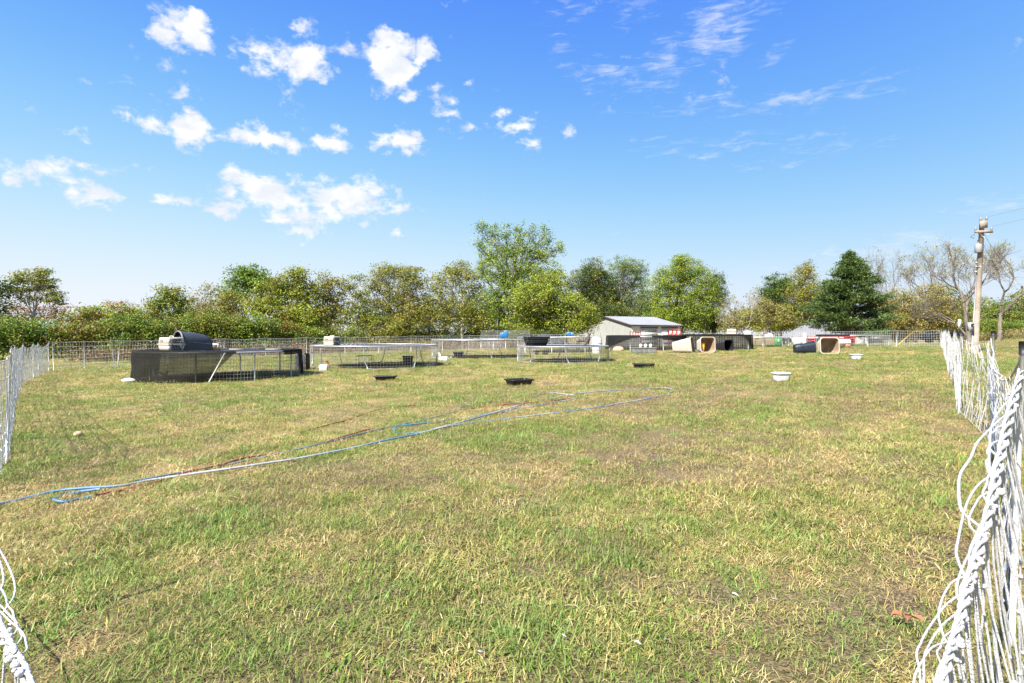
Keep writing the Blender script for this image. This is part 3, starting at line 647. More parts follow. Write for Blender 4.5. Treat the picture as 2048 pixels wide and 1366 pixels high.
for i, (px, d, rx, top, pa, p2) in enumerate(hed):
    kind_ = {None: 'plain green shrub', 'olive': 'green and olive shrub' if pa != 'dark' else 'dark olive shrub', 'red': 'olive shrub with red leaves', 'bronze': 'shrub with scattered brown leaves', 'green': 'leafy green shrub', 'ygreen': 'shrub with yellow-green shoots', 'dark': 'olive shrub with dark hollows'}[p2]
    lb = kind_ + ' in the hedge, ' + ('below the dark green leafy tree', 'left foot of the airy layered tree', 'right foot of the airy layered tree', 'between the layered tree and the reddish sumac', 'in front of the reddish sumac', 'right of the reddish sumac', 'before the round-clumped tree, left side', 'before the round-clumped tree, right side',
        'below the thin half-bare tree', 'left foot of the blue-green maple', 'below the blue-green maple', 'left foot of the broad olive tree', 'below the broad olive tree', 'right foot of the broad olive tree', 'below the bronze-tinted tree', 'below the slender gap tree',
        'left foot of the flat-topped locust', 'below the flat-topped locust', 'right foot of the flat-topped locust', 'left of the thin pale trunk', 'right of the thin pale trunk', 'behind the grey metal pole', 'below the tallest maple', 'at the far end under the sweeping tree')[i]
    base_d = d + (3.2 if px < 680 else 1.0)
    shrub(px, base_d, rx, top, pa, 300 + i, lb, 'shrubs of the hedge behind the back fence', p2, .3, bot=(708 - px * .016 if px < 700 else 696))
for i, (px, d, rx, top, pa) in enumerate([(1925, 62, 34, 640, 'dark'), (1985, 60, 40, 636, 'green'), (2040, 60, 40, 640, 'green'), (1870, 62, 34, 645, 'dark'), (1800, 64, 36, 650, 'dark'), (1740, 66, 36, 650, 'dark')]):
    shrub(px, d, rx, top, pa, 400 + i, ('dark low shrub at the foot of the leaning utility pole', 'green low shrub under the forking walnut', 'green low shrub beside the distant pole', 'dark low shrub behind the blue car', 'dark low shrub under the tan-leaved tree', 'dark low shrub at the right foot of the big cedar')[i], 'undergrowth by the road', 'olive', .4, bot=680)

r_ = np.random.default_rng(77); mb = MB()
for i in range(1500):
    px = r_.uniform(-350, 2400); d = r_.uniform(105, 135); g_ = PG(px, d); hh = (3.6 + 3.0 * fbm(px * .012, 3.3, 3)) * (1.25 if px > 1400 else 1.0)
    leaf_cloud(mb, np.array(g_) + np.array([0, 0, hh * r_.random() ** .8]), 1.1, 26, .5, PAL[('olive', 'green', 'dark', 'bronze')[r_.integers(4)]], r_)
o = mb.build('far_wood', M['leaf']); o['kind'] = 'stuff'; tag(o, 'distant olive wood seen between the nearer trees', 'wood')

# dry weeds at the foot of the hedge and on the bank by the road
def weeds(name, label, spots, n, hmin, hmax, pal, seed):
    r = np.random.default_rng(seed); m = MB()
    for _ in range(n):
        (xa, da), (xb, db) = spots[r.integers(len(spots))]; t = r.random(); p = PG(xa + (xb - xa) * t, da + (db - da) * t)
        p = np.array(p) + np.array([r.normal(0, .35), r.normal(0, .55), 0]); p[2] = gzf(p[0], p[1]); h = r.uniform(hmin, hmax)
        tip = p + np.array([r.normal(0, .12), r.normal(0, .12), h]); col = np.array(pal[r.integers(len(pal))]) * r.uniform(.7, 1.25)
        m.tube([p, (p + tip) / 2 + r.normal(0, .02, 3), tip], [.012, .009, .004], 3, cap=False, col=col)
        k = 7; c = p + (tip - p) * r.uniform(.2, 1.05, (k, 1)) + r.normal(0, .06, (k, 3)); u = r.normal(0, 1, (k, 3)); u /= np.linalg.norm(u, axis=1, keepdims=True)
        w = np.cross(u, r.normal(0, 1, (k, 3))); w /= np.linalg.norm(w, axis=1, keepdims=True)
        m.leaves(c, u * .12, w * .05, np.tile(col, (k, 1)) * r.uniform(.8, 1.3, (k, 1)))
    o = m.build(name, M['hedge']); o['kind'] = 'stuff'; return tag(o, label, 'weeds')
weeds('dry_weeds', 'brown dry weeds standing along the foot of the hedge', [((690, 38.5), (1060, 44.5)), ((150, 27.5), (690, 37.5))], 1500, .25, .8, [(.24, .15, .09), (.20, .13, .07), (.16, .15, .05), (.30, .17, .09)], 61)
weeds('roadside_weeds', 'tall tan grass on the bank beyond the right netting', [((1960, 46), (2120, 48)), ((1900, 47), (2120, 50))], 900, .3, .8, [(.32, .24, .10), (.26, .22, .09), (.20, .19, .07)], 62)
# ------------------------------------------------------------------ netting fences
def netting(name, label, posts, hgt, rows, step, r_cord, seed, slack=.012, tops=None, sag=.10, seg=4, group=None, post_r=.011, caps=(), lean=.03, sides=4):
    """posts: ground points; rows: heights of the horizontal cords"""
    r = np.random.default_rng(seed); T = thing(name, label, 'fence', posts[0], group=group)
    n = len(posts); base = [np.array(p) for p in posts]; tips = []
    for i, b_ in enumerate(base):
        h = tops[i] if tops else hgt
        tp = b_ + np.array([r.normal(0, lean), r.normal(0, lean), h]); tips.append(tp)
        m = MB(); m.tube([b_ - np.array([0, 0, .08]), b_ + (tp - b_) * .5, tp + (tp - b_) * .035], [post_r, post_r, post_r * .8], 7); po = m.build('post', M['postw'], T, True, True)
        if i in caps: MB().tube([tp + (tp - b_) * .025, tp + (tp - b_) * .07], post_r * 1.6, 8).build('cap', M['capb'], po)
    hm, vm = MB(), MB()
    for i in range(n - 1):
        L_ = np.linalg.norm(base[i + 1] - base[i]); k = max(2, int(L_ / step)); d = (base[i + 1] - base[i]) / L_; nr = np.array([-d[1], d[0], 0])
        sg = sag * r.uniform(.6, 1.3) * min(1, L_ / 3); bel = r.normal(0, slack * 2)
        def pt(s, f):   # s along the panel, f fraction of height
            b0 = base[i] + (base[i + 1] - base[i]) * s; b0 = np.array([b0[0], b0[1], gzf(b0[0], b0[1]) if L_ > 2.5 else b0[2]])
            t0 = tips[i] + (tips[i + 1] - tips[i]) * s; w = 4 * s * (1 - s)
            return b0 + (t0 - b0) * f - np.array([0, 0, sg * w * f * f]) + nr * bel * w * math.sin(f * math.pi)
        for f in rows:
            q = [pt(s, f) + (nr * r.normal(0, slack * .5) if 0 < s < 1 else 0) for s in np.linspace(0, 1, 9)]
            hm.tube(q, r_cord * (1.5 if f in (rows[0], rows[-1]) else 1.1), sides, cap=False)
        fr = sorted(rows)
        for j in range(k + 1):
            s = (j + .5) / (k + 1); ph = r.uniform(0, 6.28); am = slack * r.uniform(.3, 1.6); sh = r.normal(0, slack * 1.2) / L_
            q = []
            fs = np.linspace(fr[0], fr[-1], seg + 1)
            for f in fs:
                o = math.sin(ph + f * 9) * am * (0 if f in (fr[0], fr[-1]) else 1)
                q.append(pt(min(1, max(0, s + sh * f + o / L_)), f) + nr * math.cos(ph + f * 7) * am)
            vm.tube(q, r_cord, max(3, sides - 1), cap=False)
    hm.build('rope_line', M['cord'], T, False, True, kind='stuff'); vm.build('net_cord', M['cord'], T, False, True, kind='stuff')
    return T
ROWS = [.03, .12, .21, .31, .42, .54, .68, .83, 1.0]
# left side: from beyond the left frame edge to the far left corner
lp = [(-14, 968), (12, 928), (28, 815), (34, 800), (43, 770), (67, 758), (78, 752), (97, 742)]
lposts = [G(*p) for p in lp]
lposts = [G(-110, 1010)] + lposts
netting('netting_fence', 'white poultry netting running along the left side of the field', lposts, 1.06, ROWS, .065, .0033, 71, slack=.02, sag=.12, seg=5, post_r=.013, lean=.05)
bp_ = [(108, 742), (170, 738.5), (229, 735.5), (235, 735), (335, 729), (443, 721), (447, 721), (532, 716), (613, 711), (690, 708), (757, 706), (822, 704), (885, 702.5), (937, 701), (1000, 700.5)]
bposts = [G(*p) for p in bp_]
netting('netting_fence', 'white square-meshed netting along the back of the field before the hedge', bposts, 1.08, ROWS, .115, .0042, 72, slack=.008, sag=.06, seg=3, post_r=.014, lean=.06, sides=3)
rb = [bposts[-1]] + [PG(p, 41.0) for p in (1060, 1130, 1200, 1290, 1380, 1470, 1560, 1650)] + [G(1792, 694.5), G(1883, 695.5)]
netting('netting_fence', 'far white netting behind the covered pens and the dog house', rb[1:], 1.08, ROWS, .14, .0045, 73, slack=.006, sag=.05, seg=2, post_r=.015, lean=.04, sides=3)
# right side: near corner post out to the far right corner
P0 = G(2021, 1292)
rp = [P0, G(1986, 888), G(1918, 827), G(1911, 775), G(1897, 744), G(1892, 722), G(1889, 710), G(1888, 703), G(1883, 695.5)]
netting('netting_fence', 'white knotted netting on white posts along the right side', rp[1:], 1.13, ROWS, .085, .0021, 74, slack=.022, sag=.16, seg=7, post_r=.014, caps=(0,), lean=.03, sides=4, tops=[1.14, 1.13, 1.16, 1.17, 1.15, 1.12, 1.1, 1.08])
# the near panel and the slumped front span
def near_net():
    r = np.random.default_rng(75)
    T = thing('netting_fence', 'slack white netting bunched low between the nearest black-capped post and the front corner', 'fence', P0)
    inv = Matrix.Translation(-Vector(P0))
    top0 = np.array(P(2046, 700, P0.y)); b0 = np.array(P0); b1 = np.array(rp[1]); top1 = b1 + np.array([-.03, 0, 1.14])
    m = MB(); m.tube([b0 - np.array([0, 0, .1]), (b0 + top0) / 2, top0], [.0105, .0105, .010], 10); po = m.build('post', M['postw'], T, True, True)
    c_ = MB(); c_.tube([top0 - np.array([0, 0, .02]), top0 + np.array([0, 0, .035])], .0135, 10); c_.build('cap', M['capb'], po)
    LP = np.array([-2.35, 2.1, gzf(-2.35, 2.1)]); ltop = LP + np.array([0, 0, 1.1])
    m = MB(); m.tube([LP - np.array([0, 0, .1]), ltop], .0125, 10); m.build('post', M['postw'], T, True, True)
    net, rope, knots = MB(), MB(), MB()
    # panel from the near post to the next one
    d = b1 - b0; L_ = np.linalg.norm(d); nr = np.array([-d[1], d[0], 0]) / L_
    def pt(s, f):
        bb = b0 + d * s; tt = (top0 - np.array([0, 0, .03])) * (1 - s) + top1 * s; w = 4 * s * (1 - s)
        bb = bb - nr * .0; return bb + (tt - bb) * f - np.array([0, 0, .24 * w * f ** 2]) - nr * (.05 * w * math.sin(f * 3.1))
    for f in ROWS: rope.tube([pt(s, f) + nr * r.normal(0, .012) for s in np.linspace(0, 1, 13)], .0036 if f < 1 else .0050, 5, cap=False)
    for j in range(30):
        s = (j + .5) / 30; ph = r.uniform(0, 6.28); am = r.uniform(.008, .03); sh = r.normal(0, .02)
        q = [pt(min(1, max(0, s + sh * f + .03 * (1 - f) * math.sin(j))), f) + nr * am * math.cos(ph + f * 8) + d / L_ * am * math.sin(ph + f * 9) for f in np.linspace(.03, 1, 10)]
        net.tube(q, .0018, 5, cap=False)
    # a gathered swathe of cords falling from the next post towards the foot of the near one
    for j in range(14):
        a = top1 + np.array([0, 0, -.10 - .02 * j]); e = b0 + (b1 - b0) * r.uniform(.05, .4) + np.array([0, 0, r.uniform(.35, .75)])
        q = [a + (e - a) * t + np.array([r.normal(0, .012), r.normal(0, .012), -.16 * math.sin(t * 3.14)]) for t in np.linspace(0, 1, 9)]
        net.tube(q, .0018, 5, cap=False)
    # front span: gathered rope sagging from the near post, past the bottom of the view, up to a post at the left
    pix = [(2042, 742, 2.2), (2020, 830, 1.50), (1998, 930, 1.05), (1972, 1050, .80), (1940, 1160, .66), (1912, 1270, .575), (1884, 1370, .51)]
    right = [np.array(P(*p)) for p in pix]
    left = [np.array(P(*p)) for p in [(62, 1380, .60), (22, 1300, .66), (-10, 1235, .72), (-28, 1130, .82), (-130, 960, 1.2)]]
    path = right + [np.array([.30, .43, .84]), np.array([.14, .40, .70]), np.array([-.14, .40, .70]), np.array([-.38, .50, .76])] + left + [ltop - np.array([0, 0, .05])]
    path = [np.array(v) for v in smooth_path([tuple(p) for p in path], 10)]
    n = len(path)
    dsc = np.array([float(np.clip(p[1], .45, 1.4)) for p in path])
    thick = np.array([float(sstep(.33, .37, p[0]) + sstep(-.44, -.48, p[0]) * sstep(-1.15, -1.0, p[0])) for p in path])
    for s in range(3):                                                      # twisted strands of the gathered top
        q = []
        for i, p in enumerate(path):
            a = i * .9 + s * 2.09; q.append(p + np.array([math.cos(a) * .006, math.sin(a) * .004, math.sin(a) * .006]) * thick[i] * dsc[i])
        rope.tube(q, .0008 + .0024 * thick * dsc, 6, cap=False)
    for i in range(2, n - 1, 2):
        if thick[i] < .5: continue
        p = path[i] + r.normal(0, .003, 3); k = r.uniform(.0045, .0095) * dsc[i]; knots.ball(p, (k, k, k * r.uniform(.7, 1.0)), 9, 6)
        if r.random() < .5: knots.ball(p + r.normal(0, .008, 3) * dsc[i], k * .6, 7, 5)
    # slack cords standing off beside the gathered top
    for i in range(6, n - 14, 3):
        if thick[i] < .5 or (path[i][0] < 0 and r.random() < .3): continue
        ln_ = int(r.integers(7, 26)); j = min(n - 1, i + ln_); a, e = path[i], path[j]; sg = -1 if a[0] > 0 else 1
        amp = r.uniform(.008, .034) * (ln_ / 12) ** .7 * dsc[i]; ph = r.uniform(0, 6.28); q = []
        for k, t in enumerate(np.linspace(0, 1, 9)):
            fi = i + t * (j - i); i0 = min(n - 2, int(fi)); base_ = path[i0] + (path[i0 + 1] - path[i0]) * (fi - i0); w = math.sin(math.pi * t) ** .6
            q.append(tuple(base_ + np.array([sg * amp * w * (1.1 + .3 * math.sin(ph + t * 3)), 0, amp * .25 * w]) + r.normal(0, .0010, 3) * dsc[i]))
        net.tube(smooth_path(q, 4), .0017 * dsc[i], 6, cap=False)
    # cords falling from the gathered top to the bottom rope on the ground
    gp = []
    for i, p in enumerate(path):
        x, y = p[0] * 1.10 + (.10 if p[0] > 0 else -.10), p[1] * 1.02 + .06; gp.append(np.array([x, y, gzf(x, y) + .03]))
    for f in (.0, .14, .28, .45):
        q = [g_ + (p - g_) * f + r.normal(0, .012, 3) for p, g_ in list(zip(path, gp))[::4]]
        rope.tube(q, .0034, 5, cap=False)
    for i in range(1, n - 1, 1):
        if r.random() < (.30 if path[i][0] > 0 else .72): continue
        j = int(np.clip(i + r.integers(-6, 3), 0, n - 1)); a, e = path[i], gp[j]; am = r.uniform(.01, .04); ph = r.uniform(0, 6.28)
        q = [a + (e - a) * t + np.array([math.sin(ph + t * 8), math.cos(ph + t * 7), 0]) * am * math.sin(t * 3.14) for t in np.linspace(0, 1, 11)]
        net.tube(q, np.linspace(.0019 * dsc[i], .0017, 11), 6, cap=False)
        for k in (3, 5, 7): knots.ball(q[k], .0036 * dsc[i] + .001, 6, 4)
    rope.build('rope_line', M['twine'], T, True, True, kind='stuff'); net.build('net_cord', M['twine'], T, True, True, kind='stuff'); knots.build('knot', M['twine'], T, True, True, kind='stuff')
near_net()

# ------------------------------------------------------------------ hoses
def hose(label, path, r, m, lift=.03, group=None):
    q = []
    for i, (px, py) in enumerate(path):
        p = G(px, py); q.append((p.x, p.y, p.z + lift + r))
    q = smooth_path(q, 7); ph = random.uniform(0, 6)
    q = [Vector((p.x, p.y, p.z + .008 * math.sin(ph + i * .22))) for i, p in enumerate(q)]
    base = q[0].copy(); mb_ = MB(); mb_.tube([p - base for p in q], r, 8)
    o = mb_.build('garden_hose', m, smooth=True); o.location = base; return tag(o, label, 'hose', group)
hose('long blue hose fading to white lying across the grass', [(-60, 1032), (0, 1014), (50, 1002), (110, 990), (170, 985), (240, 978), (300, 965), (380, 955), (460, 945), (540, 931), (600, 920), (700, 902), (780, 885), (840, 871), (880, 858), (930, 846), (985, 831), (1025, 818), (1045, 810), (1048, 803)], .0105, M['hose_bw'], .018)
hose('blue and white hose laid in one long loop towards the trays', [(850, 868), (900, 855), (960, 845), (1060, 833), (1130, 826), (1190, 818), (1250, 806), (1310, 795), (1345, 785), (1340, 779), (1310, 777), (1240, 781), (1170, 787), (1130, 793), (1100, 799), (1045, 806)], .009, M['hose_bw'], .008)
hose('hose with a narrow white bend beside the black tray', [(1062, 797), (1080, 790), (1105, 788), (1135, 791), (1152, 793), (1150, 798), (1110, 807), (1060, 816), (1030, 822)], .009, M['hose_bw'], .008)
hose('blue hose bent round in a short loop halfway along the long hose', [(872, 862), (850, 867), (812, 869), (792, 866), (789, 861), (800, 855), (850, 848), (930, 836), (1000, 827), (1038, 818)], .009, M['hose_b'], .008)
hose('pale hose end curled in a small loop by the red hose', [(182, 997), (158, 1001), (130, 1009), (110, 1008), (108, 1002), (122, 996), (150, 990), (200, 985)], .010, M['hose_bw'], .010)
hose('red hose crossing beside the long blue hose', [(190, 997), (250, 983), (330, 962), (380, 948), (440, 935), (500, 917), (600, 899), (690, 876), (740, 862)], .010, M['hose_r'], .010)
hose('red hose half buried in the grass towards the left pen', [(600, 868), (670, 849), (690, 843), (760, 819), (830, 811)], .010, M['hose_r'], .004)
hose('red hose lying under the blue loops', [(910, 822), (950, 817), (1000, 812), (1060, 808), (1140, 800)], .010, M['hose_r'], .008)
hose('thin dark blue hose running beside the red hose', [(270, 967), (340, 955), (400, 942), (480, 926), (560, 910), (680, 883), (740, 866), (800, 851), (900, 829), (928, 815), (945, 813)], .009, M['hose_d'], .010)

# ------------------------------------------------------------------ trampolines used as pens
def cyl_wire(m, Rr, h, a0, a1, stepv, stepz, rw, z0=.02):
    n = max(2, int(abs(a1 - a0) * Rr / stepv))
    for i in range(n + 1):
        a = a0 + (a1 - a0) * i / n; m.tube([(Rr * math.cos(a), Rr * math.sin(a), z0), (Rr * math.cos(a), Rr * math.sin(a), h)], rw, 3, cap=False)
    for z in np.arange(z0, h + .01, stepz):
        m.tube([(Rr * math.cos(a), Rr * math.sin(a), z) for a in np.linspace(a0, a1, max(8, int(abs(a1 - a0) * 12)))], rw, 3, cap=False)
def trampoline(label, px0, px1, py, h, legs=4, rot=0.0, wires=(0, 2 * math.pi), stepv=.10, rw=.0026, mesh_gap=.02, straight=False, pad=True, matr=None, depth_py=True, tilt=(0, 0)):
    """px0..px1: outline of the rim; py: where the front meets the ground"""
    pm = (px0 + px1) / 2 + (px1 - px0) * .03 * (CX - (px0 + px1) / 2) / 600; g = G(pm, py); dfront = g.y
    # radius so that the disc spans px0..px1
    Rr = 2.0
    for _ in range(20): Rr = (px1 - px0) / 2 / F * math.sqrt(max((dfront + Rr) ** 2 - Rr ** 2, 1)) / math.sqrt(1 + ((pm - CX) / F) ** 2) * 1.0
    d = dfront + Rr; x = (pm - CX) / F * d; z = gzf(x, d)
    T = thing('trampoline', label, 'trampoline', (x, d, z), rot=(tilt[0], tilt[1], 0))
    MB().torus((0, 0, h), Rr, .024, 72, 8).build('frame_ring', M['galv'], T, True)
    ms = MB(); rm = Rr - .22; n = 56; rings = []
    for rr_ in (rm, rm * .66, rm * .33, .05): rings.append([(rr_ * math.cos(2 * math.pi * j / n), rr_ * math.sin(2 * math.pi * j / n), h - .015 - .05 * (1 - (rr_ / rm) ** 2)) for j in range(n)])
    ms.loft(rings, cap0=False); mo = ms.build('mat', M['trampmat'], T, True)
    sp = MB()
    for j in range(72):
        a = 2 * math.pi * j / 72; sp.tube([(rm * math.cos(a), rm * math.sin(a), h - .012), (Rr * math.cos(a), Rr * math.sin(a), h)], .008, 4, cap=False)
    sp.build('spring', M['wire'], T, kind='stuff')
    for i in range(legs):
        a = rot + 2 * math.pi * i / legs; w = math.pi / legs * .52
        p = []
        for s in (-1, 1):
            aa = a + s * w; ca, sa = math.cos(aa), math.sin(aa); ab = a + s * w * .72; cb, sb = math.cos(ab), math.sin(ab); ac = a + s * w * .9
            leg = [(Rr * ca, Rr * sa, h - .02), (Rr * ca * 1.0, Rr * sa * 1.0, h * .5), (Rr * math.cos(ac), Rr * math.sin(ac), h * .16), (Rr * cb, Rr * sb, .03)]
            p += leg if s < 0 else leg[::-1]
        q = smooth_path(p, 5) if not straight else None
        if straight:
            for s in (-1, 1):
                aa = a + s * w; MB().tube([(Rr * math.cos(aa), Rr * math.sin(aa), h), (Rr * math.cos(aa), Rr * math.sin(aa), -.02)], .02, 7).build('leg', M['galv'], T, True)
        else: MB().tube(q, .019, 7).build('leg', M['galv'], T, True)
    if wires:
        wm = MB(); cyl_wire(wm, Rr + .025, h - .01, wires[0], wires[1], stepv, .10, rw); wm.build('wire_mesh', M['wire'], T, kind='stuff')
    if pad:
        pm_ = MB(); n = 72; rings = []
        for rr_, zz in ((Rr - .24, h + .008), (Rr - .05, h + .03)): rings.append([(rr_ * math.cos(2 * math.pi * j / n), rr_ * math.sin(2 * math.pi * j / n), h + .008 + (zz - h - .008) * (.7 + .5 * random.random())) for j in range(n)])
        pm_.loft(rings, False, False); pm_.build('spring_pad', M['pad'] if matr is None else M[matr], T, True)
    return T, Rr, Vector((x, d, z))
T1, R1, C1 = trampoline('large trampoline pen half wrapped in black shade cloth', 268, 600, 767, .80, 5, R(12), (R(0), R(360)), .085, .0034, pad=True, matr='trampmat', straight=True)
T2, R2, C2 = trampoline('wide trampoline pen with curved legs and one cream crate on top', 621, 873, 741, .82, 4, R(28), (0, 2 * math.pi), .11, .0026, pad=False)
T3, R3, C3 = trampoline('trampoline pen carrying blue boxes on its rim', 863, 1048, 719, .90, 4, R(40), (0, 2 * math.pi), .13, .0026, pad=False)
T4, R4, C4 = trampoline('far trampoline pen behind the stack of black tubs', 1036, 1199, 707, .92, 4, R(10), (0, 2 * math.pi), .16, .003, straight=True, pad=False)
T5, R5, C5 = trampoline('low trampoline pen with a bird and stacked black tubs on top', 1036, 1217, 728, .66, 4, R(22), (0, 2 * math.pi), .085, .0028, pad=True)
T6, R6, C6 = trampoline('trampoline pen with black netting swept up like curtains', 1215, 1372, 702, .88, 4, R(-12), (R(160), R(350)), .14, .0034, straight=True, pad=True, matr='trampmat')
T7, R7, C7 = trampoline('trampoline pen with black backing and a cream crate on top', 1368, 1505, 700.5, .93, 4, R(18), (R(155), R(345)), .15, .003, straight=True, pad=True, matr='trampmat')
T8, R8, C8 = trampoline('far grey wire trampoline pen with a white igloo on top', 1462, 1580, 695, .70, 4, R(50), (0, 2 * math.pi), .15, .003, straight=True, pad=False)
T9, R9, C9 = trampoline('trampoline pen with white rail beside the dog house', 1636, 1784, 694, .78, 4, R(15), (0, 2 * math.pi), .15, .0032, straight=True, pad=False)

# shade cloth: a draped sheet round part of a pen
def cloth(label, C, Rr, h, a0, a1, low, m, seed, top_in=0.0, bulge=.05, n=60, group=None):
    """low(t): how far down the cloth hangs, 0 rim to 1 ground"""
    r = np.random.default_rng(seed); rings = []
    mb_ = MB(); cols = []; K = 14
    for i in range(n + 1):
        t = i / n; a = a0 + (a1 - a0) * t; lo = low(t); col = []
        if top_in > 0:
            for k in range(3): rr_ = Rr - top_in * (1 - k / 3); col.append((rr_ * math.cos(a), rr_ * math.sin(a), h + .035 + .012 * math.sin(t * 37 + k)))
        for k in range(K + 1):
            f = k / K * lo; fold = .5 * math.sin(t * 46 + f * 3) + .3 * math.sin(t * 91 - f * 6) + .5 * math.sin(t * 17 + f * 9)
            rr_ = Rr + .055 + .026 * fold * (.25 + f) + bulge * math.sin(min(1, f) * 2.2) * (.5 + .5 * math.sin(t * 5.5 + 2))
            col.append((rr_ * math.cos(a), rr_ * math.sin(a), h * (1 - f) + .03 * (1 - f)))
        cols.append(col)
    mb_.loft(cols, False, False, closed=False)
    o = mb_.build('shade_cloth', M[m], smooth=True); o.location = C; return tag(o, label, 'cloth', group)
cloth('black shade cloth wrapped round the left half of the large pen', C1, R1, .80, R(165), R(306), lambda t: .97 if t < .86 else max(.05, .97 * (1 - (t - .86) / .14)), 'shade', 81, .9, .07, 80)
cloth('black shade cloth bunched at the right end of the large pen', C1, R1, .80, R(-18), R(34), lambda t: .15 + .85 * sstep(.35, .62, t), 'shade2', 82, .5, .06, 30)
cloth('black shade cloth hung inside the back of the curtained pen', C6, R6 - .12, .88, R(-10), R(165), lambda t: 1.0, 'shade', 83, 0, .03, 40)
cloth('black netting swept up to a post in a curtain shape', C6, R6, .93, R(166), R(249), lambda t: float(np.interp(t, [0, .15, .5, .85, 1], [1.0, .98, .66, .2, .12])), 'shade2', 84, .9, .05, 50)
cloth('black netting drooping from the post towards the tan bin', C6, R6, .93, R(265), R(352), lambda t: float(np.interp(t, [0, .3, .7, 1], [.10, .30, .62, .8])), 'shade2', 85, .9, .05, 50)
cloth('black shade cloth backing the pen under the cream crate', C7, R7 - .1, .90, R(-18), R(168), lambda t: 1.0, 'shade', 86, 0, .03, 40)
cloth('black shade cloth hanging from the right end of the crate-topped pen', C7, R7, .93, R(-64), R(-8), lambda t: float(np.interp(t, [0, .15, .5, 1], [.1, .35, .9, 1.0])), 'shade', 87, .6, .05, 30)
cloth('black cloth rolled over the rim between the curtained pen and its neighbour', C7, R7, .95, R(165), R(296), lambda t: .10, 'shade2', 88, .9, .0, 40)
cloth('dark cover over the left half of the white-railed pen', C9, R9, .80, R(64), R(235), lambda t: .12, 'shade2', 89, 1.0, .0, 40)
# white pipe holding the edge of the cloth on the large pen
a_ = P(450, 706, C1.y - R1 - .06); b_ = P(418, 764, C1.y - R1 - .10)
o = MB().tube([(0, 0, 0), b_ - a_], .014, 8).build('white_pipe', M['postw'], smooth=True); o.location = a_; tag(o, 'white pipe leaning across the front of the large pen', 'pipe')
# bag of white plastic at the foot of the wrapped pen
r_ = np.random.default_rng(5); mb = MB(); rings = []
for i in range(7):
    t = i / 6; w = math.sin(math.pi * (.1 + .85 * t)) * .10
    rings.append([(-.19 + .38 * t, w * math.cos(2 * math.pi * j / 12) * (1 + r_.normal(0, .12)), .07 + w * .75 * math.sin(2 * math.pi * j / 12) * (1 + r_.normal(0, .12))) for j in range(12)])
o = mb.loft(rings).build('plastic_bag', M['white'], smooth=True); o.location = G(258, 766); tag(o, 'crumpled white plastic at the foot of the black wrapped pen', 'bag')
# ------------------------------------------------------------------ containers
def rrect(w, h, rad, k=4):
    p = []
    for cx, cy, a0 in ((w / 2 - rad, h / 2 - rad, 0), (-w / 2 + rad, h / 2 - rad, 90), (-w / 2 + rad, -h / 2 + rad, 180), (w / 2 - rad, -h / 2 + rad, 270)):
        for j in range(k + 1):
            a = R(a0 + 90 * j / k); p.append((cx + rad * math.cos(a), cy + rad * math.sin(a)))
    return p
def tub(name, label, cat, loc, rot, mouth, bottom, depth, rad, m, m_in=None, rim=.02, ribs=0, group=None, lip=.03, scale=1.0):
    """open container: base at z=0, mouth at z=depth (before rotation)"""
    T = thing(name, label, cat, loc, group=group, rot=rot)
    def ring(f, z, inset=0.0):
        w = bottom[0] + (mouth[0] - bottom[0]) * f - inset * 2; h = bottom[1] + (mouth[1] - bottom[1]) * f - inset * 2
        return [(x, y, z) for x, y in rrect(w, h, max(.005, min(rad, w / 2.05, h / 2.05)))]
    s = MB(); s.loft([ring(0, 0, .015), ring(.02, .012), ring(.3, depth * .3), ring(.7, depth * .7), ring(1, depth)], True, False)
    s.build('shell', M[m], T, True)
    s = MB(); s.loft([ring(1, depth, .012), ring(.7, depth * .7, .012), ring(.3, depth * .3, .012), ring(0.03, .02, .014)], False, True)
    s.build('inside', M[m_in or m], T, True)
    s = MB(); s.loft([ring(1, depth - lip, -.002), ring(1, depth - lip, -rim), ring(1, depth + .004, -rim), ring(1, depth + .004, .014), ring(1, depth - .01, .014)], False, False)
    s.build('rim', M[m], T, False)
    for i in range(ribs):
        f = (i + .6) / (ribs + .3); s = MB(); s.loft([ring(f, depth * f - .018, -.001), ring(f, depth * f - .010, -.016), ring(f, depth * f + .010, -.016), ring(f, depth * f + .018, -.001)], False, False)
        s.build('rib', M[m], T, False)
    return T
tub('tub', 'white plastic tub on the grass nearer the hoses', 'tub', G(1562, 763), (R(1.5), 0, R(8)), (.35, .27), (.29, .22), .21, .06, 'white', rim=.012)
tub('tub', 'white plastic tub on the grass near the tan bin', 'tub', G(1712, 719.5), (0, 0, R(-6)), (.38, .30), (.31, .24), .22, .07, 'white', rim=.012)
tub('tray', 'shallow black plastic tray near the end of the hoses', 'tray', G(1038, 771), (0, R(0), R(28)), (.55, .42), (.46, .34), .15, .04, 'dark', rim=.018)
tub('tray', 'shallow black plastic tray in front of the crate-topped trampoline pen', 'tray', G(771, 761), (R(-2), 0, R(4)), (.55, .40), (.46, .32), .13, .05, 'dark', rim=.018)
tub('tray', 'shallow black plastic tray right of the low trampoline pen', 'tray', G(1287, 736), (0, 0, R(-8)), (.66, .48), (.58, .4), .15, .05, 'dark', rim=.02)
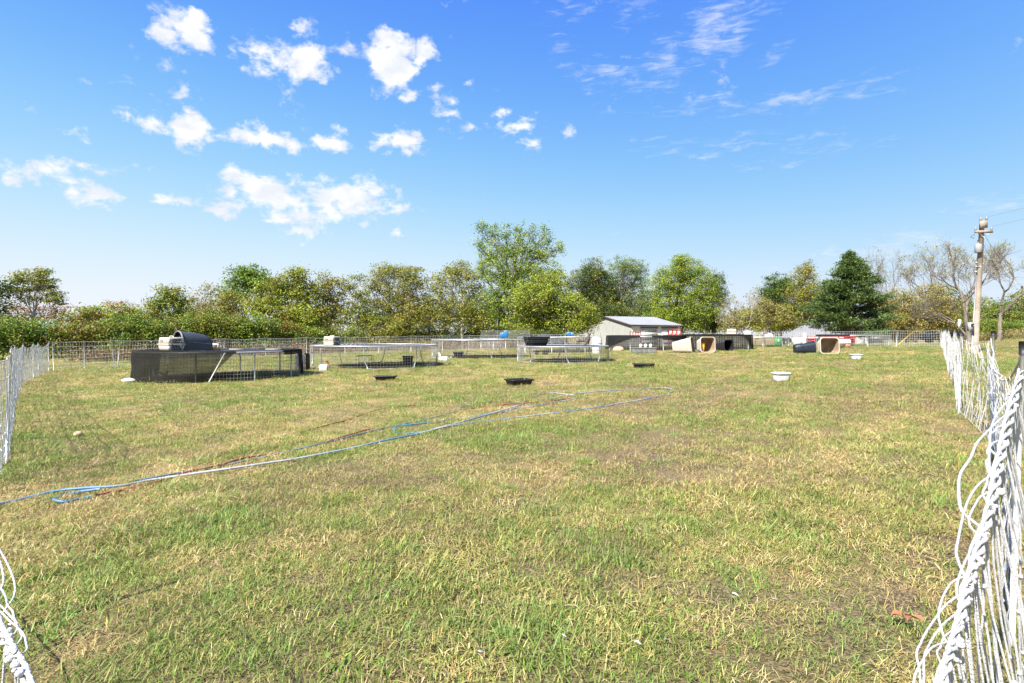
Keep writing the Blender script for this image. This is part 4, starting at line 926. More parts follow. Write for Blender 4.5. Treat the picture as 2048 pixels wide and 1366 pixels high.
def lying(label, px, py, az, mouth, bottom, depth, m, m_in, roll=0.0, pitch=0.0, name='plastic_bin', ribs=3, rad=.15, drop=.0):
    """bin on its side; az: direction its mouth faces, degrees from +X"""
    pitch = math.degrees(math.atan((mouth[0] - bottom[0]) / 2 / depth)); g = G(px, py); fwd = Matrix.Rotation(R(az), 4, 'Z') @ Matrix.Rotation(R(90) - R(pitch), 4, 'Y') @ Matrix.Rotation(R(roll), 4, 'Z')
    lift = (mouth[0] + bottom[0]) / 4 + .02
    c = Vector(g) + Vector((0, 0, lift + .012 - drop)); off = fwd @ Vector((0, 0, depth / 2))
    return tub(name, label, 'bin', c - off, fwd.to_euler(), mouth, bottom, depth, rad, m, m_in, .03, ribs)
lying('tan plastic bin lying on its side next to the black curtained pen', 1366, 706, -30, (.84, .72), (.56, .56), 1.05, 'tan', 'tanin', roll=0, pitch=7)
lying('tan plastic bin with an orange-yellow bucket standing inside it', 1410, 705, -86, (.82, .80), (.64, .64), .8, 'tan', 'tanin', roll=0)
lying('black plastic bin lying with its dark mouth open beside the bucket bin', 1447, 702, -74, (.62, .60), (.5, .5), .95, 'dark', 'dark', ribs=4)
lying('dark blue bin lying on its side touching the open tan bin', 1608, 707, -8, (.56, .5), (.42, .42), .95, 'navy', 'dark', ribs=4)
lying('tan plastic bin with empty grey-brown inside beside the dark blue bin', 1654, 708, -100, (.78, .84), (.6, .66), .75, 'tan', 'tanin', ribs=3)
def bucket(label, loc, h, r0, r1, m, cap='orange', name='bucket', label_patch=True):
    T = thing(name, label, 'bucket', loc); n = 20
    ring = lambda r, z: [(r * math.cos(2 * math.pi * j / n), r * math.sin(2 * math.pi * j / n), z) for j in range(n)]
    MB().loft([ring(r0 * .95, 0), ring(r0, .01), ring(r1, h * .97)]).build('body', M[m], T, True)
    MB().loft([ring(r1 * 1.0, h * .965), ring(r1 * 1.09, h * .97), ring(r1 * 1.09, h * 1.02), ring(r1 * .9, h * 1.025)]).build('lid', M[cap], T)
    if label_patch:
        q = [[((r0 + (r1 - r0) * f) * 1.012 * math.cos(a), (r0 + (r1 - r0) * f) * 1.012 * math.sin(a), h * f) for a in np.linspace(R(-130), R(-85), 6)] for f in (.1, .42)]
        MB().loft(q, False, False, closed=False).build('paper_label', M['bluel'], T)
    return T
g = G(1402, 705); bucket('orange-yellow bucket inside the tan bin', (g.x, g.y - .12, g.z + .07), .42, .135, .155, 'yellow')

def dog_crate(label, loc, rz, L_=.72, W=.5, H=.42, m='crate', group=None, name='pet_crate', tilt=0.0):
    """two-part plastic kennel; the door end faces +X, a vented long side faces -Y"""
    T = thing(name, label, 'pet crate', loc, group=group, rot=(tilt, 0, rz))
    def sec(x, z0w, z, inset): return None
    def shell(zs, ws, ls, cap0, cap1):
        rings = []
        for z, w, l in zip(zs, ws, ls): rings.append([(x, y, z) for x, y in rrect(l, w, .03, 2)])
        s = MB(); s.loft(rings, cap0, cap1); return s
    shell((0, H * .45), (W * .86, W * .98), (L_ * .86, L_ * .96), True, True).build('lower_shell', M[m], T)
    shell((H * .45, H * .51), (W * 1.06, W * 1.06), (L_ * 1.03, L_ * 1.03), True, True).build('flange', M[m], T)
    shell((H * .51, H * .90, H * .985, H), (W * .98, W * .90, W * .87, W * .82), (L_ * .96, L_ * .90, L_ * .88, L_ * .84), True, True).build('upper_shell', M[m], T)
    # vents on both long sides
    for s_ in (-1, 1):
        v = MB(); ya, yb = s_ * (W * .98 / 2 + .004 - .0), s_ * (W * .905 / 2 + .006)
        f = lambda t: ya + (yb - ya) * t
        x0, x1 = -L_ * .30, -L_ * .04; v.add([(x0, f(.38), H * (.51 + .35 * .38)), (x1, f(.38), H * (.51 + .35 * .38)), (x1, f(.78), H * (.51 + .35 * .78)), (x0, f(.78), H * (.51 + .35 * .78))], np.array([(0, 1, 2, 3)]))
        vo = v.build('vent', M['crated'], T); 
        for k in range(4):
            xx = x0 + (x1 - x0) * (k + 1) / 5; sl_ = MB(); sl_.tube([(xx, f(.38) + s_ * .004, H * (.51 + .35 * .38)), (xx, f(.78) + s_ * .004, H * (.51 + .35 * .78))], .005, 4); so_ = sl_.build('slat', M[m], vo)
    # doorway with a wire door
    x = L_ * .485; d = MB(); pts_ = [(-W * .30, H * .07), (W * .30, H * .07), (W * .33, H * .5), (W * .24, H * .86), (-W * .24, H * .86), (-W * .33, H * .5)]
    fx = lambda z: (L_ * .43 + (L_ * .05) * z / (H * .45)) + .006 if z < H * .45 else L_ * .515 + .006 - (L_ * .06) * max(0, z - H * .5) / (H * .36)
    d.add([(fx(z), y, z) for y, z in pts_], np.array([list(range(6))])); do = d.build('doorway', M['dark'], T)
    w = MB()
    for k in range(7):
        y = -W * .27 + W * .54 * k / 6; w.tube([(fx(H * .1) + .008, y, H * .1), (fx(H * .49) + .008, y, H * .49), (fx(H * .82) + .008, y * .8, H * .82)], .0035, 4)
    for z in (.2, .45, .7): w.tube([(fx(H * z) + .009, -W * .29, H * z), (fx(H * z) + .009, W * .29, H * z)], .0035, 4)
    w.build('door_grille', M['wire'], T)
    h = MB(); h.tube(smooth_path([(-.1, 0, H - .005), (-.07, 0, H + .03), (.07, 0, H + .03), (.1, 0, H - .005)], 4), .012, 6); h.build('handle', M[m], T)
    return T
zc = lambda C, h: C.z + h
p = P(343, 706, C1.y - R1 * .55); dog_crate('cream pet crate beside the grey dome kennel on the wrapped pen', (p.x, p.y, C1.z + .835), R(-30), .56, .46, .37)
p = P(664, 690, C2.y - R2 * .45); dog_crate('cream pet crate alone on the wide trampoline pen', (p.x, p.y, C2.z + .80), R(-24), .50, .42, .36)
p = P(1463, 668, C7.y - R7 * .1); dog_crate('cream pet crate on the black-backed pen', (p.x, p.y, C7.z + .95), R(-20), .62, .46, .36)
p = P(1495, 669, C7.y + R7 * .3); dog_crate('small white pet crate at the draped end of the black-backed pen', (p.x, p.y, C7.z + .93), R(-20), .52, .38, .26, m='white')
p = P(425, 692, C1.y + R1 * .35)
T = thing('lantern_heater', 'small white box with a dark tilted panel on the wrapped pen', 'box', (p.x, p.y, C1.z + .80))
MB().box((-.10, 0, .09), (.16, .16, .18)).build('body', M['white'], T)
MB().box((.06, -.02, .10), (.26, .03, .20), 0, R(-18)).build('panel_frame', M['white'], T)
MB().box((.06, -.043, .107), (.19, .006, .13), 0, R(-18)).build('panel', M['fascia'], T)
MB().tube([(.06, 0, 0), (.06, 0, .05)], .03, 8).build('stand', M['white'], T)

# grey dome kennel (arched shell, open end to the left)
def dome(label, loc, rz, L_, W, H, m, mr, name='dome_kennel', inner=True):
    T = thing(name, label, 'kennel', loc, rz); n = 16
    def arch(x, w, h, z0=0.0):
        p = [(x, -w / 2, z0), (x, -w / 2, h * .42)]
        for j in range(1, n): a = math.pi * j / n; p.append((x, -w / 2 * math.cos(a) * 1.0, h * .42 + h * .58 * math.sin(a) ** .75))
        p += [(x, w / 2, h * .42), (x, w / 2, z0)]; return p
    MB().loft([arch(-L_ / 2, W, H), arch(-L_ * .1, W * .96, H * .95), arch(L_ * .3, W * .86, H * .84), arch(L_ / 2, W * .74, H * .68)], False, True, closed=False).build('shell', M[m], T, True)
    MB().loft([arch(-L_ / 2 + .01, W - .05, H - .03), arch(L_ * .3, W * .82, H * .8)], False, True, closed=False).build('inside', M['dark'], T)
    a0 = arch(-L_ / 2, W, H); MB().tube(a0, .028, 7).build('rim', M[mr], T, True)
    if inner:
        pth = [Vector(q) * 1 for q in arch(-L_ / 2 + .10, W * .66, H * .80)]; MB().tube(pth, .02, 6).build('inner_frame', M[mr], T, True)
        MB().box((-L_ / 2 + .2, -W * .12, H * .25), (.04, W * .5, H * .5), R(-20), R(12)).build('loose_panel', M[m], T)
    MB().tube([(-L_ * .3, -W * .5, H * .44), (L_ * .42, -W * .40, H * .34)], .014, 5).build('seam', M[mr], T)
    return T
p = P(388, 704, C1.y - R1 * .15); dome('grey plastic dome kennel tipped open on the wrapped pen', (p.x, p.y, C1.z + .815), R(52), .85, .62, .56, 'igloo', 'igloor')
p = P(1536, 676, C8.y); dome('small white dome kennel on the far grey pen', (p.x, p.y, C8.z + .70), R(215), .42, .40, .27, 'white', 'white', inner=False)

# boards lying on the wrapped pen
for px, py, w, h_, rz, m, lb in ((426, 698, .38, .09, 5, 'wood', 'orange-brown wooden block under the white box on the wrapped pen'), (474, 694, .42, .03, 8, 'woodp', 'pale board lying flat in the middle of the wrapped pen'), (548, 692, .5, .03, -10, 'woodp', 'pale board lying flat near the right edge of the wrapped pen')):
    d = C1.y + R1 * (.05 if px < 450 else .45); p = P(px, py, d); o = MB().box((0, 0, h_ / 2), (w, .16, h_)).build('board', M[m]); place(o, (p.x, d, C1.z + .80), R(rz)); tag(o, lb, 'board')

# jugs
def jug(loc, label, group, h=.28, rz=0.0, cap='redcap', rot=None):
    T = thing('plastic_jug', label, 'jug', loc, rz, group, rot)
    w = .155; s = MB(); s.loft([[(x, y, z) for x, y in rrect(a, a, .035)] for a, z in ((w * .9, 0), (w, .012), (w, h * .62), (w * .72, h * .80), (.05, h * .90), (.045, h * .95))]); s.build('body', M['jug'], T)
    MB().tube([(0, 0, h * .945), (0, 0, h)], .024, 8).build('cap', M[cap], T)
    MB().tube(smooth_path([(w * .5, 0, h * .5), (w * .62, 0, h * .68), (w * .35, 0, h * .86)], 4), .012, 5).build('handle', M['jug'], T)
    return T
for px in (643.5, 651): jug(G(px, 742), 'red-capped white jug on the ground by the wide trampoline pen', 'jugs by the wide trampoline pen', .27)
for px in (881, 886.5, 892): jug(G(px, 722), 'red-capped white jug on the ground by the pen with blue boxes', 'jugs by the blue box pen', .24)
for px in (1073.5, 1088, 1093): p = P(px, 709, C5.y + .3); jug(p, 'white jug hanging under the low trampoline pen', 'jugs hanging under the low pen', .20)
for px in (1281, 1291, 1301): p = P(px, 695, C6.y - R6 - .12); jug((p.x, p.y, p.z), 'white feeder jug hung on the curtained pen', 'jugs on the curtained pen', .26)
p = P(880, 712, C3.y - R3 * .8); o = MB().tube([(0, 0, 0), (-.03, 0, .26)], .055, 10).build('feeder_tube', M['white'], smooth=True); o.location = p; tag(o, 'white tube feeder above the jugs by the blue box pen', 'feeder')
p = P(655, 733, C2.y - R2 * .9); o = MB().tube([(0, 0, 0), (-.02, 0, .10), (-.03, 0, .20)], [.05, .055, .045], 10).build('feeder_tube', M['orange'], smooth=True); o.location = p; tag(o, 'orange feeder tube beside the jugs of the wide trampoline pen', 'feeder')
# tubs under pens
def pail(label, px, py, d, w, h):
    p = P(px, py, d); z = gzf(p.x, d)
    return tub('bucket_tub', label, 'tub', (p.x, d, z), (0, 0, .2), (w, w), (w * .78, w * .78), h, w * .49, 'dark', rim=.02)
pail('black tub under the wide trampoline pen', 816, 724, C2.y + .5, .42, .36); pail('black tub under the pen with blue boxes', 917, 714, C3.y - .5, .52, .30)
# black mesh box standing at the left of the wide pen
p = G(645, 732); T = thing('mesh_box', 'black mesh-covered box standing inside the wide trampoline pen', 'box', (p.x, C2.y - R2 * .72, p.z)); 
s = MB(); s.loft([[(x, y, z) for x, y in rrect(w_, .4, .06)] for w_, z in ((.42, 0), (.42, .52), (.36, .58))]); s.build('body', M['dark'], T)
s = MB()
for k in range(9):
    for j in range(11): s.box((-.17 + .34 * k / 8 + random.uniform(-.01, .01), -.202, .06 + .44 * j / 10), (.02, .008, .022), 0, random.uniform(-.4, .4))
s.build('mesh', M['steelg'], T, kind='stuff')
# wire cage under the wide pen
p = P(730, 722, C2.y + R2 * .6); T = thing('wire_cage', 'small wire cage standing under the wide trampoline pen', 'cage', (p.x, p.y, gzf(p.x, p.y)))
s = MB(); W_, H_, D_ = .62, .36, .4
for x in (-W_ / 2, W_ / 2):
    for y in (-D_ / 2, D_ / 2): s.tube([(x, y, 0), (x, y, H_)], .009, 5)
for z in (0.01, H_):
    s.tube([(-W_ / 2, -D_ / 2, z), (W_ / 2, -D_ / 2, z), (W_ / 2, D_ / 2, z), (-W_ / 2, D_ / 2, z), (-W_ / 2, -D_ / 2, z)], .009, 5)
s.build('frame', M['crated'], T); s = MB()
for k in range(11):
    for y in (-D_ / 2, D_ / 2): s.tube([(-W_ / 2 + W_ * k / 10, y, 0), (-W_ / 2 + W_ * k / 10, y, H_)], .003, 3)
s.build('bars', M['wire'], T, kind='stuff')

# stack of black tubs on the low pen
p = P(1072, 694, C5.y - R5 * .35)
for k in range(4):
    tub('tub', ['lowest black tub of the stack on the low pen', 'second black tub up in the stack on the low pen', 'third black tub up in the stack on the low pen', 'topmost black tub of the stack on the low pen'][k], 'tub', (p.x + .02 * (k % 2), p.y, C5.z + .655 + k * .068), (0, 0, R(4 + 3 * k)), (.92 + .02 * k, .62), (.80, .52), .19, .10, 'dark', rim=.03)

# birds
def bird(label, loc, rz, sc, m, name='bird', pose='upright'):
    T = thing(name, label, 'bird', loc, rz)
    if pose == 'upright':   # spine from tail tip to beak base: x forward, z up, (half width, half height)
        sp = [(-.20, .00, .012, .010), (-.15, .06, .035, .022), (-.09, .15, .075, .055), (-.03, .25, .105, .095), (.01, .34, .098, .095), (.03, .40, .066, .066), (.04, .44, .046, .046), (.055, .475, .046, .046), (.075, .50, .040, .038), (.105, .502, .020, .018)]
    else:
        sp = [(-.26, .30, .012, .05), (-.20, .27, .05, .07), (-.12, .22, .10, .10), (-.02, .20, .12, .12), (.08, .22, .10, .11), (.14, .29, .055, .055), (.17, .35, .042, .042), (.19, .385, .040, .040), (.215, .40, .028, .028), (.235, .398, .015, .014)]
    rings = []; c = np.array([(a, 0, b) for a, b, _, _ in sp]); t = np.gradient(c, axis=0)
    for q, d, (_, _, w, h) in zip(c, t, sp):
        d = d / np.linalg.norm(d); nrm = np.array([-d[2], 0, d[0]]); rings.append([tuple((q + np.array([0, 1, 0]) * w * math.cos(2 * math.pi * j / 12) + nrm * h * math.sin(2 * math.pi * j / 12)) * sc) for j in range(12)])
    MB().loft(rings).build('body', M[m], T, True)
    hx, hz = sp[-1][0] * sc, sp[-1][1] * sc
    MB().tube([(hx - .01 * sc, 0, hz), (hx + .025 * sc, 0, hz - .008 * sc), (hx + .035 * sc, 0, hz - .02 * sc)], [.014 * sc, .010 * sc, .003 * sc], 6).build('beak', M['beak'], T)
    bz = .16 if pose != 'upright' else .24; bx = 0.0 if pose != 'upright' else -.01
    for s_ in (-1, 1):
        MB().tube([(bx * sc, s_ * .045 * sc, bz * sc), (bx * sc, s_ * .05 * sc, .012), (bx * sc + .05 * sc, s_ * .055 * sc, .006)], [.02 * sc, .009 * sc, .006 * sc], 5).build('leg', M['beak'], T)
        MB().ball((hx - .035 * sc, s_ * .034 * sc, hz + .012 * sc), .007 * sc, 6, 4).build('eye', M['dark'], T)
        w = MB(); rg = []
        for f, (a, b2, hw) in zip((0, .4, .8, 1), ((.02, .36, .02), (-.04, .27, .06), (-.11, .14, .04), (-.17, .05, .006)) if pose == 'upright' else ((.09, .25, .02), (.0, .23, .06), (-.12, .22, .045), (-.20, .24, .006))):
            yy = s_ * ((.098 if pose == 'upright' else .115) * (1 - f * .75) + .012) * sc; rg.append([(a * sc, yy, (b2 + hw) * sc), ((a + .02) * sc, yy + s_ * .012 * sc, b2 * sc), (a * sc, yy, (b2 - hw) * sc), ((a - .02) * sc, yy - s_ * .01 * sc, b2 * sc)])
        w.loft(rg).build('wing', M[m], T, True)
    return T
p = P(1176, 692, C5.y - R5 * .1); bird('brown-grey bird perched upright on the low trampoline pen', (p.x, p.y, C5.z + .625), R(25), 1.05, 'birdb')
p = P(327, 760, C1.y - R1 * .55); bird('white chicken standing inside the black wrapped pen', (p.x, p.y, gzf(p.x, p.y) + .04), R(-10), .62, 'birdw', 'chicken', 'walk')

# blue boxes on the rim
for px, py, w, h_, C_, lb in ((1004.5, 675, .22, .20, C3, 'small blue box beside the white bottle on the pen rim'), (1012, 675, .20, .30, C3, 'taller blue box beside the white bottle on the pen rim'), (1137, 672, .22, .20, C4, 'blue box sitting left on the far pen rim'), (1144.5, 672, .20, .14, C4, 'low blue box sitting right on the far pen rim')):
    d = C_.y - (R3 * .82 if C_ is C3 else R4 * .6); p = P(px, py, d); T = thing('box', lb, 'box', p); s = MB(); s.loft([[(x, y, z) for x, y in rrect(w * k, .2 * k, .02, 2)] for k, z in ((.9, 0), (1, .02), (1, h_ * .94), (.92, h_))]); s.build('body', M['blue'], T)
    MB().box((0, 0, h_ + .008), (w * .96, .19, .02)).build('lid', M['bluel'], T)
p = P(1006, 672, C3.y - R3 * .8); jug(p, 'white bottle standing between blue boxes on the pen rim', None, .18)
# whitish barrel and frame by the far pen
p = P(1194, 691, 31.0); T = thing('barrel', 'pale grey barrel standing behind the bird', 'barrel', (p.x, p.y, gzf(p.x, p.y))); n = 18
ring = lambda r, z: [(r * math.cos(2 * math.pi * j / n), r * math.sin(2 * math.pi * j / n), z) for j in range(n)]
MB().loft([ring(.24, 0), ring(.27, .05), ring(.29, .4), ring(.27, .85), ring(.25, .92)]).build('body', M['shedw'], T, True)
for z in (.25, .6): MB().torus((0, 0, z), .29, .012, 24, 5).build('hoop', M['steelg'], T)
MB().loft([ring(.255, .92), ring(.255, .95), ring(.2, .96)]).build('lid', M['steelg'], T)
# wire hen cages behind the low pen
for px, w, lb in ((1146, .75, 'white-grey wire cage with a rusty lid beneath the blue boxes'), (1163, .5, 'grey wire cage between the rusty-lidded cage and the bird')):
    p = P(px, 700, C4.y + .3); T = thing('wire_cage', lb, 'cage', (p.x, p.y, gzf(p.x, p.y) + .02)); s = MB(); H_ = .85 if w > .6 else .6
    for x in (-w / 2, w / 2):
        for y in (-.3, .3): s.tube([(x, y, 0), (x, y, H_)], .014, 5)
    for z in (.02, H_ * .5, H_): s.tube([(-w / 2, -.3, z), (w / 2, -.3, z), (w / 2, .3, z), (-w / 2, .3, z), (-w / 2, -.3, z)], .012, 5)
    s.build('frame', M['steelg'], T); s = MB()
    for k in range(13): s.tube([(-w / 2 + w * k / 12, -.3, 0), (-w / 2 + w * k / 12, -.3, H_)], .005, 3)
    s.build('bars', M['postw'], T, kind='stuff')
    MB().box((0, 0, H_ + .03), (w * 1.05, .66, .03)).build('lid', M['rust'] if w > .6 else M['steelg'], T)
# dark grey bins in front of the curtained pen
for px, lb, w in ((1273, 'dark grey square bin below the feeder jugs', .60), (1290, 'narrow dark grey pail between two square bins', .32), (1303, 'dark grey square bin nearer the tan bin', .5)):
    tub('bin', lb, 'bin', G(px, 707), (0, 0, R(random.uniform(-8, 8))), (w, .45), (w * .86, .38), .32, .05, 'grey', 'dark', .02)
p = G(1240, 703); o = MB(); o.ball((0, 0, .10), (.36, .28, .22), 14, 7); o = o.build('rock', M['stone'], smooth=True); o.location = (p.x, p.y + .5, p.z); tag(o, 'rounded grey-tan lump under the swept-up black netting', 'rock')

# dog house
p = G(1684, 696); T = thing('dog_house', 'small dog house with white roof and salmon walls', 'dog house', (p.x, p.y, p.z), R(-22)); L_, W_, H_ = .85, .62, .34
s = MB(); s.box((0, 0, H_ / 2), (L_, W_, H_)); s.build('wall', M['pink'], T)
arch = [(L_ / 2 + .004, -.14, 0.01), (L_ / 2 + .004, .14, .01), (L_ / 2 + .004, .14, .22)] + [(L_ / 2 + .004, .14 * math.cos(a), .22 + .14 * math.sin(a)) for a in np.linspace(.3, 2.84, 6)] + [(L_ / 2 + .004, -.14, .22)]
MB().add(arch, np.array([list(range(len(arch)))])).build('doorway', M['dark'], T)
prof = [(-W_ * .58, H_ * .92), (-W_ * .56, H_ * 1.0), (-W_ * .40, H_ * 1.42), (-W_ * .18, H_ * 1.66), (W_ * .18, H_ * 1.66), (W_ * .40, H_ * 1.42), (W_ * .56, H_), (W_ * .58, H_ * .92)]
MB().loft([[(x, y, z) for y, z in prof] for x in (-L_ * .53, L_ * .53)]).build('roof', M['white'], T)
MB().box((-L_ * .1, -W_ / 2 - .003, H_ * .42), (L_ * .55, .008, H_ * .7)).build('side_panel', M['fascia'], T)

# ------------------------------------------------------------------ buildings
def ribwall(m, p0, p1, z0, zf, step=.23, dep=.03):
    """vertical-ribbed sheet from p0 to p1; zf(t) top"""
    p0, p1 = np.array(p0, float), np.array(p1, float); L_ = np.linalg.norm(p1 - p0); n = int(L_ / step); d = (p1 - p0) / L_; nr = np.array([d[1], -d[0]])
    pts = []
    for i in range(n):
        for f, o in ((0, 0), (.62, 0), (.72, dep), (.9, dep)): pts.append(((i + f) / n, o))
    pts.append((1, 0)); v = []
    for t, o in pts: q = p0 + (p1 - p0) * t + nr * o; v += [(q[0], q[1], z0), (q[0], q[1], zf(t))]
    k = len(pts); m.add(v, np.array([(2 * i, 2 * i + 2, 2 * i + 3, 2 * i + 1) for i in range(k - 1)]))
def shed():
    c = P(1263, 668, 65.0); th = R(25); fx = np.array([math.cos(th), math.sin(th)]); gy_ = np.array([-math.sin(th), math.cos(th)]); LF, GW = 7.2, 10.0
    z0 = gzf(c.x, c.y) - .4; ze = 2.36; zr = 3.42; c2 = np.array([c.x, c.y])
    T = thing('metal_shed', 'long white metal shed with grey roof and pale garage doors', 'shed', (c.x, c.y, z0))
    A, B, Cc, Dd = c2, c2 + fx * LF, c2 + fx * LF + gy_ * GW, c2 + gy_ * GW
    s = MB(); ribwall(s, Dd, A, z0, lambda t: ze + (zr - ze) * (1 - abs(2 * t - 1)) - .03, .30, .04); s.build('gable_wall', M['shedg'], T, False, True, label='ribbed gable wall, grey-green with shade in its colour')
    s = MB(); ribwall(s, A, B, z0, lambda t: ze - .02, .24, .02); s.build('front_wall', M['shedw'], T, False, True)
    s = MB(); ribwall(s, B, Cc, z0, lambda t: ze + (zr - ze) * (1 - abs(2 * t - 1)) - .03); ribwall(s, Cc, Dd, z0, lambda t: ze - .02); s.build('rear_wall', M['shedw'], T, False, True)
    # ribbed roof slopes with overhang
    for s_ in (0, 1):
        s = MB(); n = 24; v = []
        for i in range(n * 4 + 1):
            t = i / (n * 4); x = -.25 + (LF + .5) * t; o = .03 if i % 4 == 1 else 0
            lo = (-.3 if s_ == 0 else GW + .3); zl = ze - .3 * (zr - ze) / (GW / 2) + .03
            for g_, z_ in ((lo, zl + o), (GW / 2, zr + .03 + o)): q = c2 + fx * x + gy_ * g_; v.append((q[0], q[1], z_ ))
        s.add(v, np.array([(2 * i, 2 * i + 2, 2 * i + 3, 2 * i + 1) for i in range(n * 4)])); s.build('roof', M['roofm'], T, False, True)
    s = MB()
    for g0, g1 in ((-.3, GW / 2), (GW + .3, GW / 2)):
        q0 = c2 - fx * .26 + gy_ * g0; q1 = c2 - fx * .26 + gy_ * g1; zl = ze - .3 * (zr - ze) / (GW / 2)
        s.tube([(q0[0], q0[1], zl - .05), (q1[0], q1[1], zr - .05)], .085, 4)
    q0 = c2 - fx * .25 - gy_ * .31; q1 = c2 + fx * (LF + .25) - gy_ * .31; zl = ze - .3 * (zr - ze) / (GW / 2); s.tube([(q0[0], q0[1], zl - .04), (q1[0], q1[1], zl - .04)], .06, 4)
    s.build('fascia', M['fascia'], T, False, True)
    for xa, xb in ((1.35, 3.7), (4.45, 6.75)):
        q = c2 + fx * (xa + xb) / 2 - gy_ * .02; dz = 1.95
        do = MB().box((q[0], q[1], (z0 + dz) / 2), (xb - xa, .08, dz - z0), th).build('garage_door', M['white'], T, False, True)
        for k in range(5):
            zz = dz - .02 - k * .48; q2 = q - gy_ * .05; MB().box((q2[0], q2[1], zz - .2), (xb - xa - .06, .04, .36), th).build('panel', M['white'], do)
        q2 = q - gy_ * .07; MB().box((q2[0], q2[1], dz - .32), (xb - xa - .25, .05, .30), th).build('window_band', M['wallg'], T, False, True)
        MB().box((q2[0], q2[1], dz + .05), (xb - xa + .2, .12, .10), th).build('eave_shadow_strip', M['fascia'], T, False, True)  # dark strip standing for the eave shadow across the door top
shed()
def house():
    Y = 70.0; x0, x1 = (1560 - CX) / F * Y, (1738 - CX) / F * Y; zg = gzf((x0 + x1) / 2, Y + 2) - .2; ze, zr = .87, 2.66; dp = 6.4
    T = thing('house', 'low house with pale metal hip roof behind the pens', 'house', (x0, Y, zg))
    def qf(m, a, b, c, d): m.add([a, b, c, d], np.array([(0, 1, 2, 3)]))
    rx0, rx1 = x0 + 2.9, x1 - 2.9; yr = Y + dp / 2
    for nm, q in (('roof', [(x0, Y, ze), (x1, Y, ze), (rx1, yr, zr), (rx0, yr, zr)]), ('roof', [(x1, Y + dp, ze), (x0, Y + dp, ze), (rx0, yr, zr), (rx1, yr, zr)])):
        m = MB(); qf(m, *q); ro = m.build(nm, M['roofh'], T, False, True)
        a, b_, c, d = [Vector(v) for v in q]; s = MB(); nr = (b_ - a).cross(d - a).normalized() * .03
        for k in range(1, 40):
            t = k / 40; lo = a.lerp(b_, t); xx = lo.x; f = 1.0
            if xx < rx0: f = (xx - x0) / (rx0 - x0)
            if xx > rx1: f = (x1 - xx) / (x1 - rx1)
            hi = Vector((xx, lo.y + (yr - lo.y) * f, ze + (zr - ze) * f)); s.tube([lo + nr * .4, hi + nr * .4], .02, 4, cap=False)
        s.build('standing_seam', M['roofh'], ro, kind='stuff')
    for xe, rx in ((x0, rx0), (x1, rx1)):
        m = MB(); m.add([(xe, Y, ze), (rx, yr, zr), (xe, Y + dp, ze)], np.array([(0, 1, 2)])); m.build('roof', M['roofh'], T, False, True)
    m = MB(); m.box(((x0 + x1) / 2, Y + dp / 2 + .1, (zg + ze) / 2 - .06), (x1 - x0 - .6, dp - .7, ze - zg)); m.build('wall', M['wallg'], T, False, True)
    MB().box(((x0 + x1) / 2, Y + .0, ze - .08), (x1 - x0, .12, .12)).build('fascia', M['white'], T, False, True)
    MB().tube([(rx0, yr, zr), (rx1, yr, zr)], .06, 6).build('ridge_cap', M['steelg'], T, False, True)
    for px, w, h_ in ((1567, .9, .9), (1592, 1.4, .9), (1655, .9, .9)):
        x = (px - CX) / F * Y + .2; wo = MB().box((x, Y + .39, zg + 1.35), (w, .08, h_)).build('window', M['white'], T, False, True)
        for s_ in (-1, 1): MB().box((x + s_ * w / 4, Y + .345, zg + 1.35), (w / 2 - .1, .02, h_ - .14)).build('pane', M['glass'], wo)
    x = (1622 - CX) / F * Y; MB().box((x, Y + .39, zg + 1.0), (.95, .08, 2.0)).build('door', M['fascia'], T, False, True)
    T.rotation_euler = (0, 0, R(-29))
house()
def outhouse():
    d = 62; c = P(1722, 668, d); zg = gzf(c.x, d) - .2; T = thing('garden_shed', 'little white gabled shed with dark roof behind the white-railed pen', 'shed', (c.x, d, zg)); w = 1.55; ze = P(0, 671, d).z; zr = P(0, 662, d).z
    s = MB(); s.add([(-w / 2, 0, 0), (w / 2, 0, 0), (w / 2, 0, ze - zg), (0, 0, zr - zg), (-w / 2, 0, ze - zg)], np.array([[0, 1, 2, 3, 4]])); s.box((0, 1.0, (ze - zg) / 2), (w, 1.9, ze - zg)); s.build('wall', M['shedw'], T)
    for s_ in (-1, 1): MB().loft([[(0, y, zr - zg + .04), (s_ * (w / 2 + .25), y, ze - zg - .16), (s_ * (w / 2 + .25), y, ze - zg - .09), (0, y, zr - zg + .11)] for y in (-.2, 2.1)]).build('roof', M['fascia'], T)
    MB().box((0, -.02, (ze - zg) * .45), (.7, .06, (ze - zg) * .85)).build('door', M['wallg'], T)
    wo = MB().box((0, -.03, ze - zg + .02), (.36, .05, .26)).build('window', M['white'], T); MB().box((0, -.06, ze - zg + .02), (.28, .02, .18)).build('pane', M['glass'], wo)
outhouse()

# red gates and rails
def gate(label, px0, px1, py0, py1, d, rails, posts, m='red', r=.03, fill=None):
    a, b_ = P(px0, py1, d), P(px1, py0, d); T = thing('red_gate', label, 'gate', (a.x, d, a.z)); W_, H_ = b_.x - a.x, b_.z - a.z
    foot = gzf(a.x, d) - a.z
    for i in range(posts): x = W_ * i / (posts - 1); MB().tube([(x, 0, min(0, foot) if i in (0, posts - 1) else 0), (x, 0, H_)], r, 6).build('upright', M[m], T, True)
    for i in range(rails): z = H_ * (i + (.0 if rails > 1 else .5)) / max(1, rails - 1); MB().tube([(0, 0, z), (W_, 0, z)], r * .9, 6).build('rail', M[m], T, True)
    if fill: 
        for i in range(posts - 1): MB().box((W_ * (i + .5) / (posts - 1), .05, H_ * .45), (W_ / (posts - 1) * .8, .02, H_ * .8)).build('panel', M[fill], T)
gate('short red rail fence left of the garage doors', 1260, 1282, 663.5, 672, 47, 2, 5)
gate('red framed panels with pale boards right of the garage doors', 1337, 1362, 659, 672, 47, 2, 4, r=.045, fill='shedw')
